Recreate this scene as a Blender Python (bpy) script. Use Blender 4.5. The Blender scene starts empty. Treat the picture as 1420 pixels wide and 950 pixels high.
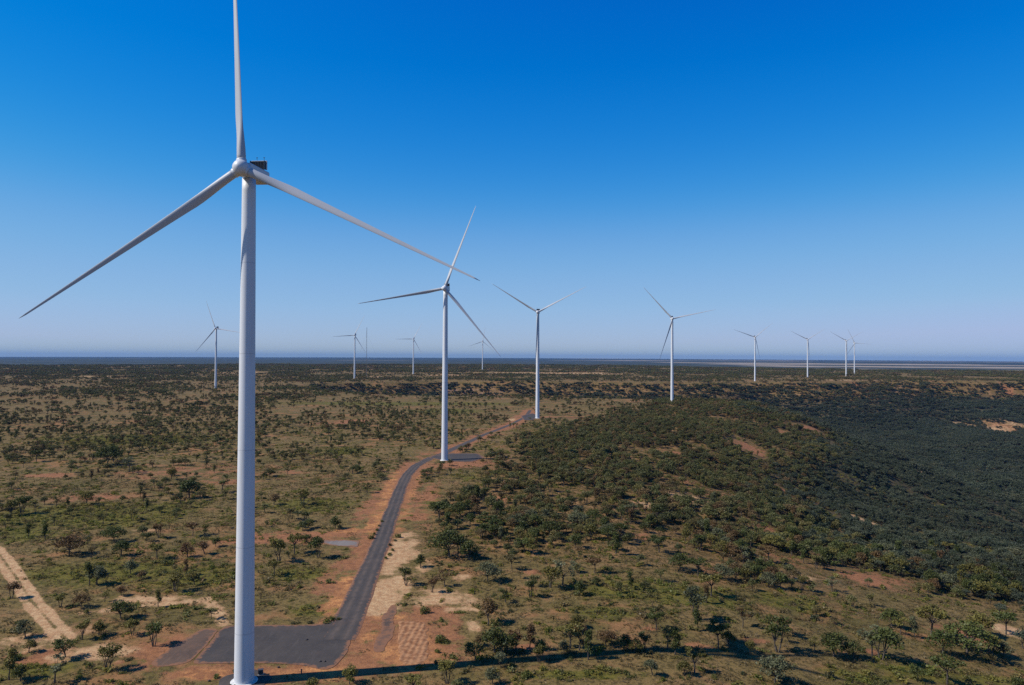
import bpy, bmesh, math
import numpy as np
from mathutils import Matrix, Vector

R = math.radians
rng = np.random.default_rng(11)
scene = bpy.context.scene
COL = scene.collection

# ------------------------------------------------------------------ camera
FPX = 1000.0                      # focal length in pixels of the 1420 px wide frame
CAMZ = 94.0
PITCH = 0.0146
ROLL = R(0.26)
cam_d = bpy.data.cameras.new("camera")
cam = bpy.data.objects.new("camera", cam_d)
COL.objects.link(cam)
cam_d.sensor_width = 36.0
cam_d.lens = 36.0 * FPX / 1420.0
cam_d.clip_start = 1.0
cam_d.clip_end = 200000.0
cam.matrix_world = Matrix.Translation((0, 0, CAMZ)) @ Matrix.Rotation(math.pi / 2 + PITCH, 4, 'X') @ Matrix.Rotation(ROLL, 4, 'Z')
scene.camera = cam
CR = np.array(cam.matrix_world.to_3x3())

def project(P):
    P = np.asarray(P, float)
    q = (P - np.array([0, 0, CAMZ])) @ CR
    w = -q[..., 2]
    return 710 + FPX * q[..., 0] / w, 475 - FPX * q[..., 1] / w, w

# ------------------------------------------------------------------ noise
def _hash(ix, iy, seed):
    h = (ix.astype(np.int64) * 374761393 + iy.astype(np.int64) * 668265263 + seed * 974711) & 0x7fffffff
    h = ((h ^ (h >> 13)) * 1274126177) & 0x7fffffff
    return ((h ^ (h >> 16)) & 0xffff) / 65535.0

def vnoise(x, y, scale, seed=0):
    x = np.asarray(x, float) / scale; y = np.asarray(y, float) / scale
    ix = np.floor(x); iy = np.floor(y)
    fx = x - ix; fy = y - iy
    fx = fx * fx * (3 - 2 * fx); fy = fy * fy * (3 - 2 * fy)
    a = _hash(ix, iy, seed); b = _hash(ix + 1, iy, seed)
    c = _hash(ix, iy + 1, seed); d = _hash(ix + 1, iy + 1, seed)
    return (a * (1 - fx) + b * fx) * (1 - fy) + (c * (1 - fx) + d * fx) * fy

def fbm(x, y, scale, seed=0, octs=4):
    s = 0; a = 1; t = 0
    for k in range(octs):
        s = s + a * vnoise(x, y, scale / 2 ** k, seed + k * 17); t += a; a *= .5
    return s / t

def sstep(a, b, v):
    t = np.clip((np.asarray(v, float) - a) / (b - a), 0, 1)
    return t * t * (3 - 2 * t)

# ------------------------------------------------------------------ terrain
VALLEY = np.array([(42, -400), (42, 100), (40, 250), (45, 450), (75, 622), (135, 800), (225, 1000), (315, 1150), (365, 1276), (315, 1370), (150, 1430),
                   (-100, 1480), (-350, 1580), (-560, 1760), (-600, 1920), (-470, 2130), (-200, 2290), (150, 2300), (420, 2230), (800, 2330),
                   (1000, 2290), (1250, 2440), (1700, 2400), (2300, 2330), (3200, 2500), (6000, 2300), (9000, 1500), (9000, -400)], float)

def seg_dist(x, y, pts, closed=False):
    d = np.full(np.shape(x), 1e12)
    n = len(pts)
    for i in range(n if closed else n - 1):
        ax, ay = pts[i]; bx, by = pts[(i + 1) % n]
        vx, vy = bx - ax, by - ay
        L = vx * vx + vy * vy + 1e-9
        t = np.clip(((x - ax) * vx + (y - ay) * vy) / L, 0, 1)
        dd = (x - ax - t * vx) ** 2 + (y - ay - t * vy) ** 2
        d = np.minimum(d, dd)
    return np.sqrt(d)

def in_poly(x, y, pts):
    r = np.zeros(np.shape(x), bool)
    n = len(pts)
    for i in range(n):
        ax, ay = pts[i]; bx, by = pts[(i + 1) % n]
        c = ((ay > y) != (by > y)) & (x < (bx - ax) * (y - ay) / (by - ay + 1e-12) + ax)
        r ^= c
    return r

def valley_s(x, y):
    """metres inside the valley from its rim (0 on the plateau)"""
    n = (fbm(x, y, 260, 5, 3) - .5) * sstep(380, 900, y) * 150
    s = np.where(in_poly(x, y, VALLEY), 1, -1) * seg_dist(x, y, VALLEY, True) + n
    return s

def plain_t(x, y):
    d = np.hypot(x, y)
    e = 5400 - 700 * sstep(600, 2200, x) + 500 * (fbm(x, y, 2500, 8, 2) - .5)
    return sstep(0, 1500, d - e)

def height(x, y):
    x = np.asarray(x, float); y = np.asarray(y, float)
    d = np.hypot(x, y)
    h = 3.0 * sstep(230, 620, d) + 2.5 * sstep(700, 1300, d) + 4.0 * np.exp(-((x - 290) / 170) ** 2 - ((y - 1235) / 130) ** 2)
    s = np.maximum(valley_s(x, y), 0)
    near = 1 - sstep(1290, 1560, y)
    L = (500 - 200 * sstep(320, 800, y)) * near + 190 * (1 - near)
    D = (85 + 60 * sstep(300, 700, y)) * near + 120 * (1 - near)
    drop = D * (1 - np.exp(-(s / L) ** (1.3 + .5 * sstep(400, 800, y) * near)))
    gul = (fbm(x, y, 130, 21, 3) - .5) * 30 * sstep(20, 200, s) * sstep(330, 480, y) * near + (fbm(x, y, 120, 21, 3) - .5) * 8 * sstep(60, 260, s) * near + (fbm(x, y, 140, 22, 3) - .5) * 26 * sstep(10, 120, s) * (1 - near)
    h = h - drop + gul
    h = h + (fbm(x, y, 700, 31, 3) - .5) * 10 * sstep(1500, 3000, d)
    h = h + (fbm(x, y, 70, 41, 2) - .5) * 1.2 * sstep(260, 420, d)
    p = plain_t(x, y)
    h = h * (1 - p) + p * (-62 + (fbm(x, y, 5000, 51, 2) - .5) * 20)
    return h - d * d / (2 * 6371000.0)

def ground_at(u, v):
    """the point of the ground that shows at a pixel of the photograph"""
    c = np.array([(u - 710) / FPX, (475 - v) / FPX, -1.0])
    r = CR @ c
    r /= np.hypot(r[0], r[1])
    t = np.geomspace(120, 60000, 900)
    z = CAMZ + r[2] * t
    g = height(r[0] * t, r[1] * t)
    below = np.nonzero(z < g)[0]
    if len(below) == 0:
        return (r[0] * 30000, r[1] * 30000)
    k = below[0]
    if k == 0:
        return (r[0] * t[0], r[1] * t[0])
    lo, hi = t[k - 1], t[k]
    for _ in range(25):
        m = (lo + hi) / 2
        if CAMZ + r[2] * m < height(r[0] * m, r[1] * m): hi = m
        else: lo = m
    return (r[0] * hi, r[1] * hi)

def G(pts):
    return np.array([ground_at(u, v) for u, v in pts])

# ------------------------------------------------------------------ helpers
def tag(o, label=None, cat=None, group=None, kind=None):
    if label: o["label"] = label
    if cat: o["category"] = cat
    if group: o["group"] = group
    if kind: o["kind"] = kind
    return o

def mesh_obj(name, verts, faces, mats=(), parent=None, smooth=False, link=True):
    me = bpy.data.meshes.new(name)
    me.from_pydata([tuple(map(float, v)) for v in verts], [], [tuple(map(int, f)) for f in faces])
    for m in mats: me.materials.append(m)
    if smooth: me.shade_smooth()
    o = bpy.data.objects.new(name, me)
    if link: COL.objects.link(o)
    if parent is not None: o.parent = parent
    return o

def bm_obj(name, bm, mats=(), parent=None, smooth=False):
    me = bpy.data.meshes.new(name)
    bm.to_mesh(me); bm.free()
    for m in mats: me.materials.append(m)
    if smooth: me.shade_smooth()
    o = bpy.data.objects.new(name, me)
    COL.objects.link(o)
    if parent is not None: o.parent = parent
    return o

def empty(name, loc, rz=0):
    o = bpy.data.objects.new(name, None)
    COL.objects.link(o)
    o.location = loc; o.rotation_euler = (0, 0, rz)
    o.empty_display_size = 2
    return o

def children_of(o, cache):
    return cache.get(o.name, [])

class NT:
    def __init__(s, mat):
        mat.use_nodes = True
        s.t = mat.node_tree
        s.t.nodes.clear()
    def n(s, typ, **kw):
        nd = s.t.nodes.new(typ)
        for k, v in kw.items():
            if k.startswith("i_"):
                nd.inputs[int(k[2:]) if k[2:].isdigit() else k[2:].replace("_", " ")].default_value = v
            else:
                setattr(nd, k, v)
        return nd
    def l(s, a, b): s.t.links.new(a, b)
    def math(s, op, a, b=None, clamp=False):
        nd = s.n("ShaderNodeMath", operation=op, use_clamp=clamp)
        for i, q in enumerate((a, b)):
            if q is None: continue
            if isinstance(q, (int, float)): nd.inputs[i].default_value = q
            else: s.l(q, nd.inputs[i])
        return nd.outputs[0]
    def mix(s, fac, a, b):
        nd = s.n("ShaderNodeMix", data_type='RGBA')
        for sock, q in ((nd.inputs[0], fac), (nd.inputs[6], a), (nd.inputs[7], b)):
            if isinstance(q, (int, float)): sock.default_value = q
            elif isinstance(q, tuple): sock.default_value = (*q, 1)
            else: s.l(q, sock)
        return nd.outputs[2]
    def noise(s, vec, scale, detail=3, rough=.6):
        nd = s.n("ShaderNodeTexNoise")
        nd.inputs["Scale"].default_value = scale
        nd.inputs["Detail"].default_value = detail
        nd.inputs["Roughness"].default_value = rough
        s.l(vec, nd.inputs["Vector"])
        return nd.outputs[0]
    def ramp(s, f, stops):
        nd = s.n("ShaderNodeValToRGB")
        el = nd.color_ramp.elements
        while len(el) < len(stops): el.new(.5)
        for e, (p, c) in zip(el, stops):
            e.position = p
            e.color = (c, c, c, 1) if isinstance(c, (int, float)) else (*c, 1)
        s.l(f, nd.inputs[0])
        return nd.outputs[0]
    def thr(s, v, lo, hi):
        nd = s.n("ShaderNodeMapRange", interpolation_type='SMOOTHSTEP')
        nd.inputs[1].default_value = lo; nd.inputs[2].default_value = hi
        s.l(v, nd.inputs[0])
        return nd.outputs[0]
    def finish(s, color, rough=.9, bump=None, bstr=.3, bdist=.2, spec=.3, metal=0.0):
        b = s.n("ShaderNodeBsdfPrincipled")
        if isinstance(color, tuple): b.inputs["Base Color"].default_value = (*color, 1)
        else: s.l(color, b.inputs["Base Color"])
        if isinstance(rough, (int, float)): b.inputs["Roughness"].default_value = rough
        else: s.l(rough, b.inputs["Roughness"])
        b.inputs["Specular IOR Level"].default_value = spec
        b.inputs["Metallic"].default_value = metal
        if bump is not None:
            bn = s.n("ShaderNodeBump")
            bn.inputs["Strength"].default_value = bstr
            bn.inputs["Distance"].default_value = bdist
            s.l(bump, bn.inputs["Height"])
            s.l(bn.outputs[0], b.inputs["Normal"])
        o = s.n("ShaderNodeOutputMaterial")
        s.l(b.outputs[0], o.inputs[0])

def new_mat(name):
    m = bpy.data.materials.new(name)
    return m, NT(m)

# ------------------------------------------------------------------ places read from the photograph (pixels -> ground)
ROAD_L = G([(452, 884), (466, 864), (475, 850), (488, 818), (500, 785), (516, 751), (527, 731), (536, 714), (550, 674), (559, 654), (570, 642), (588, 633), (611, 625),
            (640, 612), (663, 602), (688, 593), (706, 586), (720, 579), (727, 573), (730, 569)])
ROAD_R = G([(482, 892), (492, 874), (497, 856), (506, 842), (518, 815), (533, 775), (539, 752), (544, 726), (562, 678), (570, 665), (584, 650), (605, 638), (622, 632),
            (650, 619), (672, 607), (697, 597), (714, 590), (729, 582), (737, 575), (740, 569)])
ROAD = (ROAD_L + ROAD_R) / 2
PAD = G([(311, 868), (380, 867), (445, 866), (472, 856), (497, 856), (492, 876), (480, 910), (457, 930), (420, 923), (340, 919), (264, 922)])
PAD_RAMP = G([(306, 872), (262, 920), (228, 926), (205, 922), (250, 890), (282, 872)])
PAD2 = G([(592, 634), (622, 629), (662, 629), (672, 635), (655, 641), (618, 640)])
PAD3 = G([(722, 577), (738, 573), (748, 577), (740, 583), (726, 583)])
APRON = G([(440, 749), (498, 750), (496, 759), (458, 756)])
RUTS = G([(520, 838), (600, 858), (604, 900), (592, 926), (505, 924), (512, 880)])
SAND = G([(566, 742), (560, 765), (546, 790), (536, 815), (524, 845)])
SHOULDER_L = G([(549, 655), (538, 685), (522, 716), (506, 745), (492, 780), (480, 815), (460, 850)])
SHOULDER_R = G([(600, 645), (580, 664), (565, 700), (556, 730), (548, 760)])
TRACK = G([(-30, 740), (0, 770), (22, 800), (45, 835), (72, 866), (90, 885)])
TRACK2 = G([(85, 858), (130, 848), (190, 842), (240, 836), (285, 830), (300, 845), (312, 866)])
CROSS = G([(330, 752), (380, 748), (430, 744), (480, 740), (515, 735)])

def blob(u, v, ru, rv):
    x, y = ground_at(u, v)
    d = math.hypot(x, y)
    steep = (.4 if v < 600 else .75) if (u > 830 and 520 < v < 770) else 1.0      # slopes that face the viewer
    return (x, y, ru * d / FPX * (.8 if steep < 1 else 1), max(2.0, steep * rv * d * d / (FPX * CAMZ)))

def blobs(x, y, bl):
    m = np.zeros(np.shape(x))
    for bx, by, rx, ry in bl:
        q = np.hypot((x - bx) / rx, (y - by) / ry)
        m = np.maximum(m, 1 - sstep(.15, 1.5, q))
    return m

RED = [blob(*b) for b in [(640, 644, 62, 7), (590, 632, 26, 7), (700, 640, 30, 5), (720, 578, 26, 4), (780, 579, 45, 3), (255, 655, 75, 10), (300, 668, 50, 5),
        (350, 936, 150, 16), (225, 905, 60, 20), (560, 890, 100, 46), (500, 925, 50, 24), (600, 850, 50, 16), (520, 820, 26, 40), (470, 800, 30, 40), (590, 700, 26, 40), (520, 700, 24, 40), (575, 700, 14, 24), (735, 897, 26, 5), (905, 872, 12, 3), (1045, 888, 26, 5), (970, 896, 26, 6),
        (420, 745, 95, 9), (1340, 880, 40, 8), (60, 905, 60, 14), (1205, 903, 14, 4), (400, 655, 30, 4), (130, 690, 40, 5), (60, 660, 30, 4), (470, 585, 50, 4), (690, 601, 30, 3), (1120, 592, 26, 5),
        (1040, 622, 30, 6), (1080, 678, 20, 12), (1200, 803, 44, 12), (1020, 690, 22, 7), (930, 628, 24, 4), (1190, 536, 10, 2), (1398, 541, 10, 1.2), (1060, 770, 22, 8)]]
PALE = [blob(*b) for b in [(612, 830, 62, 13), (640, 845, 30, 5), (585, 790, 16, 12), (560, 815, 16, 14), (655, 870, 14, 14), (505, 835, 8, 10), (40, 893, 60, 12), (130, 905, 60, 12), (90, 875, 40, 10), (15, 890, 30, 7), (640, 800, 20, 5), (195, 830, 70, 5), (575, 765, 18, 9), (708, 582, 9, 2.5),
        (200, 735, 20, 2), (1195, 720, 22, 9), (1240, 640, 40, 4), (1402, 586, 30, 2.2), (1372, 594, 36, 2.4), (1408, 603, 22, 2.4), (1335, 589, 24, 1.6), (1110, 622, 20, 3), (770, 518, 140, 2.2), (1150, 527, 120, 1.6), (930, 523, 60, 1.6), (520, 523, 30, 1.5), (330, 517, 60, 1.4), (450, 508, 150, .5), (100, 507, 120, .4),
        (150, 522, 80, 1.2), (620, 520, 40, 1.4), (950, 690, 50, 12), (900, 700, 30, 9), (1110, 800, 30, 5), (1400, 875, 30, 8)]]
GREEN = [blob(*b) for b in [(120, 715, 150, 14), (20, 740, 60, 9), (230, 705, 60, 8), (150, 795, 130, 16), (270, 800, 60, 16), (420, 795, 60, 10), (430, 700, 70, 10), (900, 820, 130, 17), (1090, 835, 60, 12), (1320, 938, 120, 12), (1200, 940, 60, 9),
        (990, 830, 60, 14), (840, 850, 50, 10), (440, 845, 45, 12), (520, 735, 10, 14), (548, 755, 10, 14), (800, 935, 120, 8), (610, 900, 14, 30), (660, 660, 40, 6), (600, 690, 14, 20), (640, 740, 40, 8), (50, 925, 60, 12), (560, 560, 220, 3), (480, 625, 40, 6), (180, 610, 90, 7), (620, 570, 60, 4), (790, 635, 14, 3)]]
GAPS = [blob(*b) for b in [(990, 685, 70, 12), (1050, 730, 36, 12), (1085, 775, 30, 14), (1220, 803, 62, 13), (1195, 722, 24, 10), (1080, 678, 20, 10), (1040, 622, 34, 5), (930, 628, 30, 5), (1395, 594, 34, 4), (1240, 640, 42, 5), (1120, 592, 26, 4), (860, 700, 40, 8), (740, 795, 30, 6), (700, 690, 30, 7), (1010, 615, 30, 4), (1120, 690, 16, 9), (940, 665, 40, 7), (820, 655, 22, 4), (900, 745, 34, 7), (980, 790, 30, 6), (1150, 770, 26, 9), (1085, 600, 18, 3), (1000, 650, 26, 4)]]

WOOD_EDGE = np.array([(-46, 335), (-30, 470), (-34, 600), (5, 760), (60, 900), (150, 1100), (270, 1285), (380, 1330), (1400, 1400), (1400, 335), (205, 318), (130, 305), (60, 318)], float)

def wood(x, y):
    """0..1: how much the place is dense woodland"""
    s = valley_s(x, y)
    e = np.where(in_poly(x, y, WOOD_EDGE), 1, -1) * seg_dist(x, y, WOOD_EDGE, True)
    a = sstep(-6, 14, e + (fbm(x, y, 40, 61, 3) - .5) * 50)
    a = a * (.78 + .22 * sstep(0, 90, e))
    b = sstep(2, 40, s) * sstep(1250, 1400, y + x * .1)
    c = sstep(-5, 60, s) * sstep(330, 370, y)
    return np.clip(np.maximum(np.maximum(a, b), c), 0, 1)

def clear_mask(x, y):
    """1 where no tree may stand: road, pads, tracks, bare earth"""
    m = (seg_dist(x, y, ROAD) < 9)
    for p in (PAD, PAD_RAMP, PAD2, PAD3, APRON):
        m |= in_poly(x, y, p) | (seg_dist(x, y, p, True) < 3.5)
    m |= seg_dist(x, y, TRACK) < 5
    m |= in_poly(x, y, RUTS)
    m |= seg_dist(x, y, SAND) < 8
    m |= np.hypot(x + 77, y - 207) < 12
    return m

# ------------------------------------------------------------------ ground sheet
def build_ground():
    a1 = np.radians(np.linspace(-41, 41, 800))
    a2 = np.radians(np.linspace(41, 319, 72)[1:-1])
    ang = np.concatenate([a1, a2])
    r = [np.array([0.5]), np.geomspace(15, 178, 14)]
    r.append(np.geomspace(180, 900, 330)); r.append(np.geomspace(908, 7000, 230)); r.append(np.geomspace(7150, 64000, 80))
    rad = np.concatenate(r)
    A, RR = np.meshgrid(ang, rad)
    X = RR * np.sin(A); Y = RR * np.cos(A)
    x = X.ravel(); y = Y.ravel()
    z = height(x, y)
    nr, na = RR.shape
    co = np.stack([x, y, z], 1)
    i = np.arange(nr - 1)[:, None]; j = np.arange(na)[None, :]
    j2 = (j + 1) % na
    f = np.stack([i * na + j, i * na + j2, (i + 1) * na + j2, (i + 1) * na + j], -1).reshape(-1, 4)
    me = bpy.data.meshes.new("ground")
    me.vertices.add(len(co)); me.vertices.foreach_set("co", co.ravel())
    me.loops.add(f.size); me.loops.foreach_set("vertex_index", f.ravel().astype(np.int32))
    me.polygons.add(len(f)); me.polygons.foreach_set("loop_start", (np.arange(len(f)) * 4).astype(np.int32))
    me.update(calc_edges=True)
    me.shade_smooth()
    d = np.hypot(x, y)
    # soils: where each kind of earth or cover really lies
    red = blobs(x, y, RED)
    near = d < 1400
    def band(pts, w0, w1):
        q = np.zeros(len(x)); q[near] = 1 - sstep(w0, w1, seg_dist(x[near], y[near], pts)); return q
    red = np.maximum(red, band(ROAD, 6, 20) * .95)
    orange = np.maximum(band(SHOULDER_L, .5, 9) * .85, band(SHOULDER_R, .5, 8) * .6)
    orange = orange * (.45 + .75 * sstep(.35, .62, fbm(x, y, 30, 77, 3)))
    orange = np.maximum(orange, blobs(x, y, [blob(470, 935, 80, 14), blob(290, 935, 50, 8), blob(420, 930, 60, 10), blob(575, 890, 30, 26), blob(575, 925, 40, 12), blob(480, 735, 30, 5), blob(512, 880, 16, 16), blob(540, 855, 34, 6), blob(560, 905, 60, 20)]) * .9)
    red = np.maximum(red, band(CROSS, 4, 13) * .9)
    pale = np.maximum(blobs(x, y, PALE) * .85, band(SAND, 2, 12))
    pale = np.maximum(pale, band(TRACK2, .5, 6) * .7)
    brk = np.clip(.25 + 1.3 * sstep(.36, .60, fbm(x, y, 34, 301, 4)), 0, 1)
    red = red * (.35 + .65 * brk); pale = np.maximum(pale * (.5 + .5 * brk), np.maximum(band(SAND, 2, 13) * (.40 + .62 * sstep(.36, .58, fbm(x, y, 15, 311, 3))), band(TRACK, 2.6, 4.6) * (1 - .55 * (1 - band(TRACK, .0, .01) * 0) * (1 - sstep(.3, .9, seg_dist(x, y, TRACK))))))
    orange = orange * (.55 + .45 * np.clip(.1 + 1.5 * sstep(.4, .6, fbm(x, y, 13, 305, 3)), 0, 1))
    green = blobs(x, y, GREEN)
    wd = wood(x, y)
    gaps = blobs(x, y, GAPS)
    wd = wd * (1 - .8 * gaps)
    red = np.maximum(red, gaps * .72)
    pl = plain_t(x, y)
    s = valley_s(x, y)
    cliff = .4 * sstep(5, 60, s) * (1 - sstep(90, 180, s)) * sstep(1600, 1900, y) * sstep(.52, .70, fbm(x, y, 160, 71, 4))
    one = np.ones_like(x)
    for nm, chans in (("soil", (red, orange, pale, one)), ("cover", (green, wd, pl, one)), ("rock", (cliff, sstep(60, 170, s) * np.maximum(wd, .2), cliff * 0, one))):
        at = me.attributes.new(nm, 'FLOAT_COLOR', 'POINT')
        at.data.foreach_set("color", np.stack(chans, 1).astype(np.float32).ravel())
    m, t = new_mat("dry_ground")
    geo = t.n("ShaderNodeNewGeometry")
    pos = geo.outputs["Position"]
    def att(nm):
        a = t.n("ShaderNodeAttribute"); a.attribute_name = nm
        s = t.n("ShaderNodeSeparateColor"); t.l(a.outputs["Color"], s.inputs[0]); return s.outputs
    so = att("soil"); cv = att("cover"); rk = att("rock")
    n_big = t.noise(pos, .011, 5, .62); n_mid = t.noise(pos, .06, 5, .65); n_fin = t.noise(pos, .42, 5, .7); n_gr = t.noise(pos, 1.7, 3, .7)
    n_far = t.noise(pos, .0016, 6, .6)
    # grassland: dry straw, olive sward, bare dusty earth
    c = t.mix(t.thr(n_big, .38, .62), (0.1870, 0.1259, 0.0431), (0.1206, 0.0907, 0.0256))
    c = t.mix(t.math('MULTIPLY', t.thr(n_mid, .42, .66), .75), c, (0.2262, 0.1318, 0.0539))
    c = t.mix(t.math('MULTIPLY', t.thr(n_fin, .46, .60), .72), c, (.040, .032, .010))
    c = t.mix(t.math('MULTIPLY', t.thr(n_gr, .56, .72), .55), c, (.3294, .2318, .1220))
    n_st = t.noise(pos, 1.15, 2, .5)
    c = t.mix(t.math('MULTIPLY', t.thr(n_st, .70, .76), .8), c, (.46, .35, .22))
    c = t.mix(t.math('MULTIPLY', t.thr(t.noise(pos, .75, 3, .7), .60, .68), .6), c, (.030, .026, .010))
    # scattered bare red earth of its own
    bare = t.math('MULTIPLY', t.thr(t.math('ADD', t.math('MULTIPLY', n_big, .5), t.math('MULTIPLY', n_mid, .5)), .515, .60), .62)
    c = t.mix(bare, c, (.30, .140, .058))
    n_br = t.noise(pos, .12, 6, .72)
    jit = t.math('MULTIPLY', t.math('SUBTRACT', t.math('ADD', t.math('MULTIPLY', n_br, .5), t.math('ADD', t.math('MULTIPLY', n_mid, .25), t.math('MULTIPLY', n_fin, .25))), .5), 3.6)
    def mask(v, lo=.3, hi=.8): return t.thr(t.math('ADD', v, t.math('MULTIPLY', jit, 1.0)), lo, hi)
    def gate(v): return t.thr(v, .02, .2)
    def m2(v, lo=.3, hi=.8): return t.math('MULTIPLY', mask(v, lo, hi), gate(v))
    gcol = t.mix(t.thr(n_fin, .4, .62), (0.1387, 0.1200, 0.0189), (0.0693, 0.0673, 0.0121))
    c = t.mix(t.math('MULTIPLY', m2(cv[0]), .85), c, gcol)
    litter = t.mix(t.thr(n_fin, .42, .6), (0.1960, 0.1141, 0.0438), (0.0849, 0.0571, 0.0205))
    litter = t.mix(t.math('MULTIPLY', t.thr(n_mid, .5, .64), .6), litter, (0.3431, 0.1872, 0.0803))
    litter = t.mix(t.math('MULTIPLY', rk[1], .9), litter, t.mix(t.thr(n_fin, .42, .6), (.075, .062, .034), (.040, .042, .022)))  # valley floor: darker understory litter with the wood's shade put into its colour
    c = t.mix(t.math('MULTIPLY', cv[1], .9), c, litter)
    rcol = t.mix(t.thr(n_fin, .38, .64), (.33, .140, .062), (.21, .090, .043))
    rcol = t.mix(t.math('MULTIPLY', t.thr(n_gr, .55, .75), .4), rcol, (.33, .18, .095))
    c = t.mix(t.math('MULTIPLY', m2(so[0]), .92), c, rcol)
    ocol = t.mix(t.thr(n_fin, .38, .64), (.54, .245, .085), (.36, .150, .058))
    ocol = t.mix(t.math('MULTIPLY', t.thr(n_br, .46, .60), .75), ocol, (.17, .070, .036))
    ocol = t.mix(t.math('MULTIPLY', t.thr(n_gr, .56, .72), .5), ocol, (.46, .26, .12))
    c = t.mix(m2(so[1]), c, ocol)
    pcol = t.mix(t.thr(n_fin, .36, .64), (.52, .335, .170), (.38, .205, .098))
    c = t.mix(m2(so[2]), c, pcol)
    # rock faces of the escarpment
    c = t.mix(m2(rk[0], .42, .7), c, t.mix(n_mid, (.19, .105, .082), (.25, .155, .12)))
    # far plain: dark woodland with pale cleared paddocks
    sc = t.n("ShaderNodeMapping"); sc.inputs["Scale"].default_value = (.35, 1.0, 1.0); t.l(pos, sc.inputs[0])
    n_pad = t.noise(sc.outputs[0], .00042, 3, .55)
    sepp = t.n("ShaderNodeSeparateXYZ"); t.l(pos, sepp.inputs[0])
    east = t.thr(sepp.outputs[0], 300, 4000)
    wcol = t.mix(t.thr(n_far, .35, .65), (.030, .036, .024), (.060, .062, .040))
    fcol = t.mix(t.thr(n_far, .4, .6), (.36, .28, .20), (.25, .20, .14))
    near_pad = t.math('SUBTRACT', 1.0, t.thr(sepp.outputs[1], 9500, 14000))
    fieldm = t.thr(t.math('ADD', n_pad, t.math('ADD', t.math('MULTIPLY', east, t.math('ADD', .12, t.math('MULTIPLY', near_pad, .10))), -.13)), .53, .57)
    far = t.mix(fieldm, wcol, fcol)
    c = t.mix(cv[2], c, far)
    hgt = t.math('ADD', t.math('MULTIPLY', n_fin, .8), t.math('MULTIPLY', n_gr, .4))
    t.finish(c, .95, hgt, .9, .6, .12)
    me.materials.append(m)
    o = bpy.data.objects.new("ground", me); COL.objects.link(o)
    return tag(o, "dry plateau of grass and red soil falling into a wooded valley", "ground", kind="structure")

build_ground()

# ------------------------------------------------------------------ roads, pads
def rough_edge(pts, amp=.8, step=1.6):
    out = []
    for i in range(len(pts)):
        a = pts[i]; b = pts[(i + 1) % len(pts)]
        n = max(1, int(np.hypot(*(b - a)) / step))
        for k in range(n): out.append(a + (b - a) * k / n)
    P = np.array(out)
    for _ in range(3): P = .25 * np.roll(P, 1, 0) + .5 * P + .25 * np.roll(P, -1, 0)
    P[:, 0] += amp * 2 * (fbm(P[:, 0], P[:, 1], 7, 201, 3) - .5); P[:, 1] += amp * 2 * (fbm(P[:, 0], P[:, 1], 7, 205, 3) - .5)
    return P

def drape_poly(name, pts, mat, off, step, skirt=.35, amp=.9):
    pts = rough_edge(pts, amp)
    bm = bmesh.new()
    vs = [bm.verts.new((p[0], p[1], 0)) for p in pts]
    f = bm.faces.new(vs)
    if f.normal.z < 0: f.normal_flip()
    bmesh.ops.triangulate(bm, faces=bm.faces[:])
    x0, y0 = pts.min(0); x1, y1 = pts.max(0)
    for k in np.arange(x0 + step, x1, step):
        bmesh.ops.bisect_plane(bm, geom=bm.verts[:] + bm.edges[:] + bm.faces[:], plane_co=(k, 0, 0), plane_no=(1, 0, 0))
    for k in np.arange(y0 + step, y1, step):
        bmesh.ops.bisect_plane(bm, geom=bm.verts[:] + bm.edges[:] + bm.faces[:], plane_co=(0, k, 0), plane_no=(0, 1, 0))
    bmesh.ops.recalc_face_normals(bm, faces=bm.faces[:])
    co = np.array([v.co[:] for v in bm.verts])
    z = height(co[:, 0], co[:, 1]) + off
    for v, q in zip(bm.verts, z): v.co.z = q
    for f in bm.faces:
        f.normal_update()
        if f.normal.z < 0: f.normal_flip()
    edges = [e for e in bm.edges if e.is_boundary]
    r = bmesh.ops.extrude_edge_only(bm, edges=edges)
    for g in r["geom"]:
        if isinstance(g, bmesh.types.BMVert): g.co.z -= skirt + off
    o = bm_obj(name, bm, [mat])
    n = len(o.data.vertices); q = np.zeros(n * 3); o.data.vertices.foreach_get("co", q); q = q.reshape(-1, 3)
    a = o.data.attributes.new("edge", 'FLOAT', 'POINT')
    a.data.foreach_set("value", (1 - sstep(0, 3.2, seg_dist(q[:, 0], q[:, 1], pts, True))).astype(np.float32))
    return o

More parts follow.
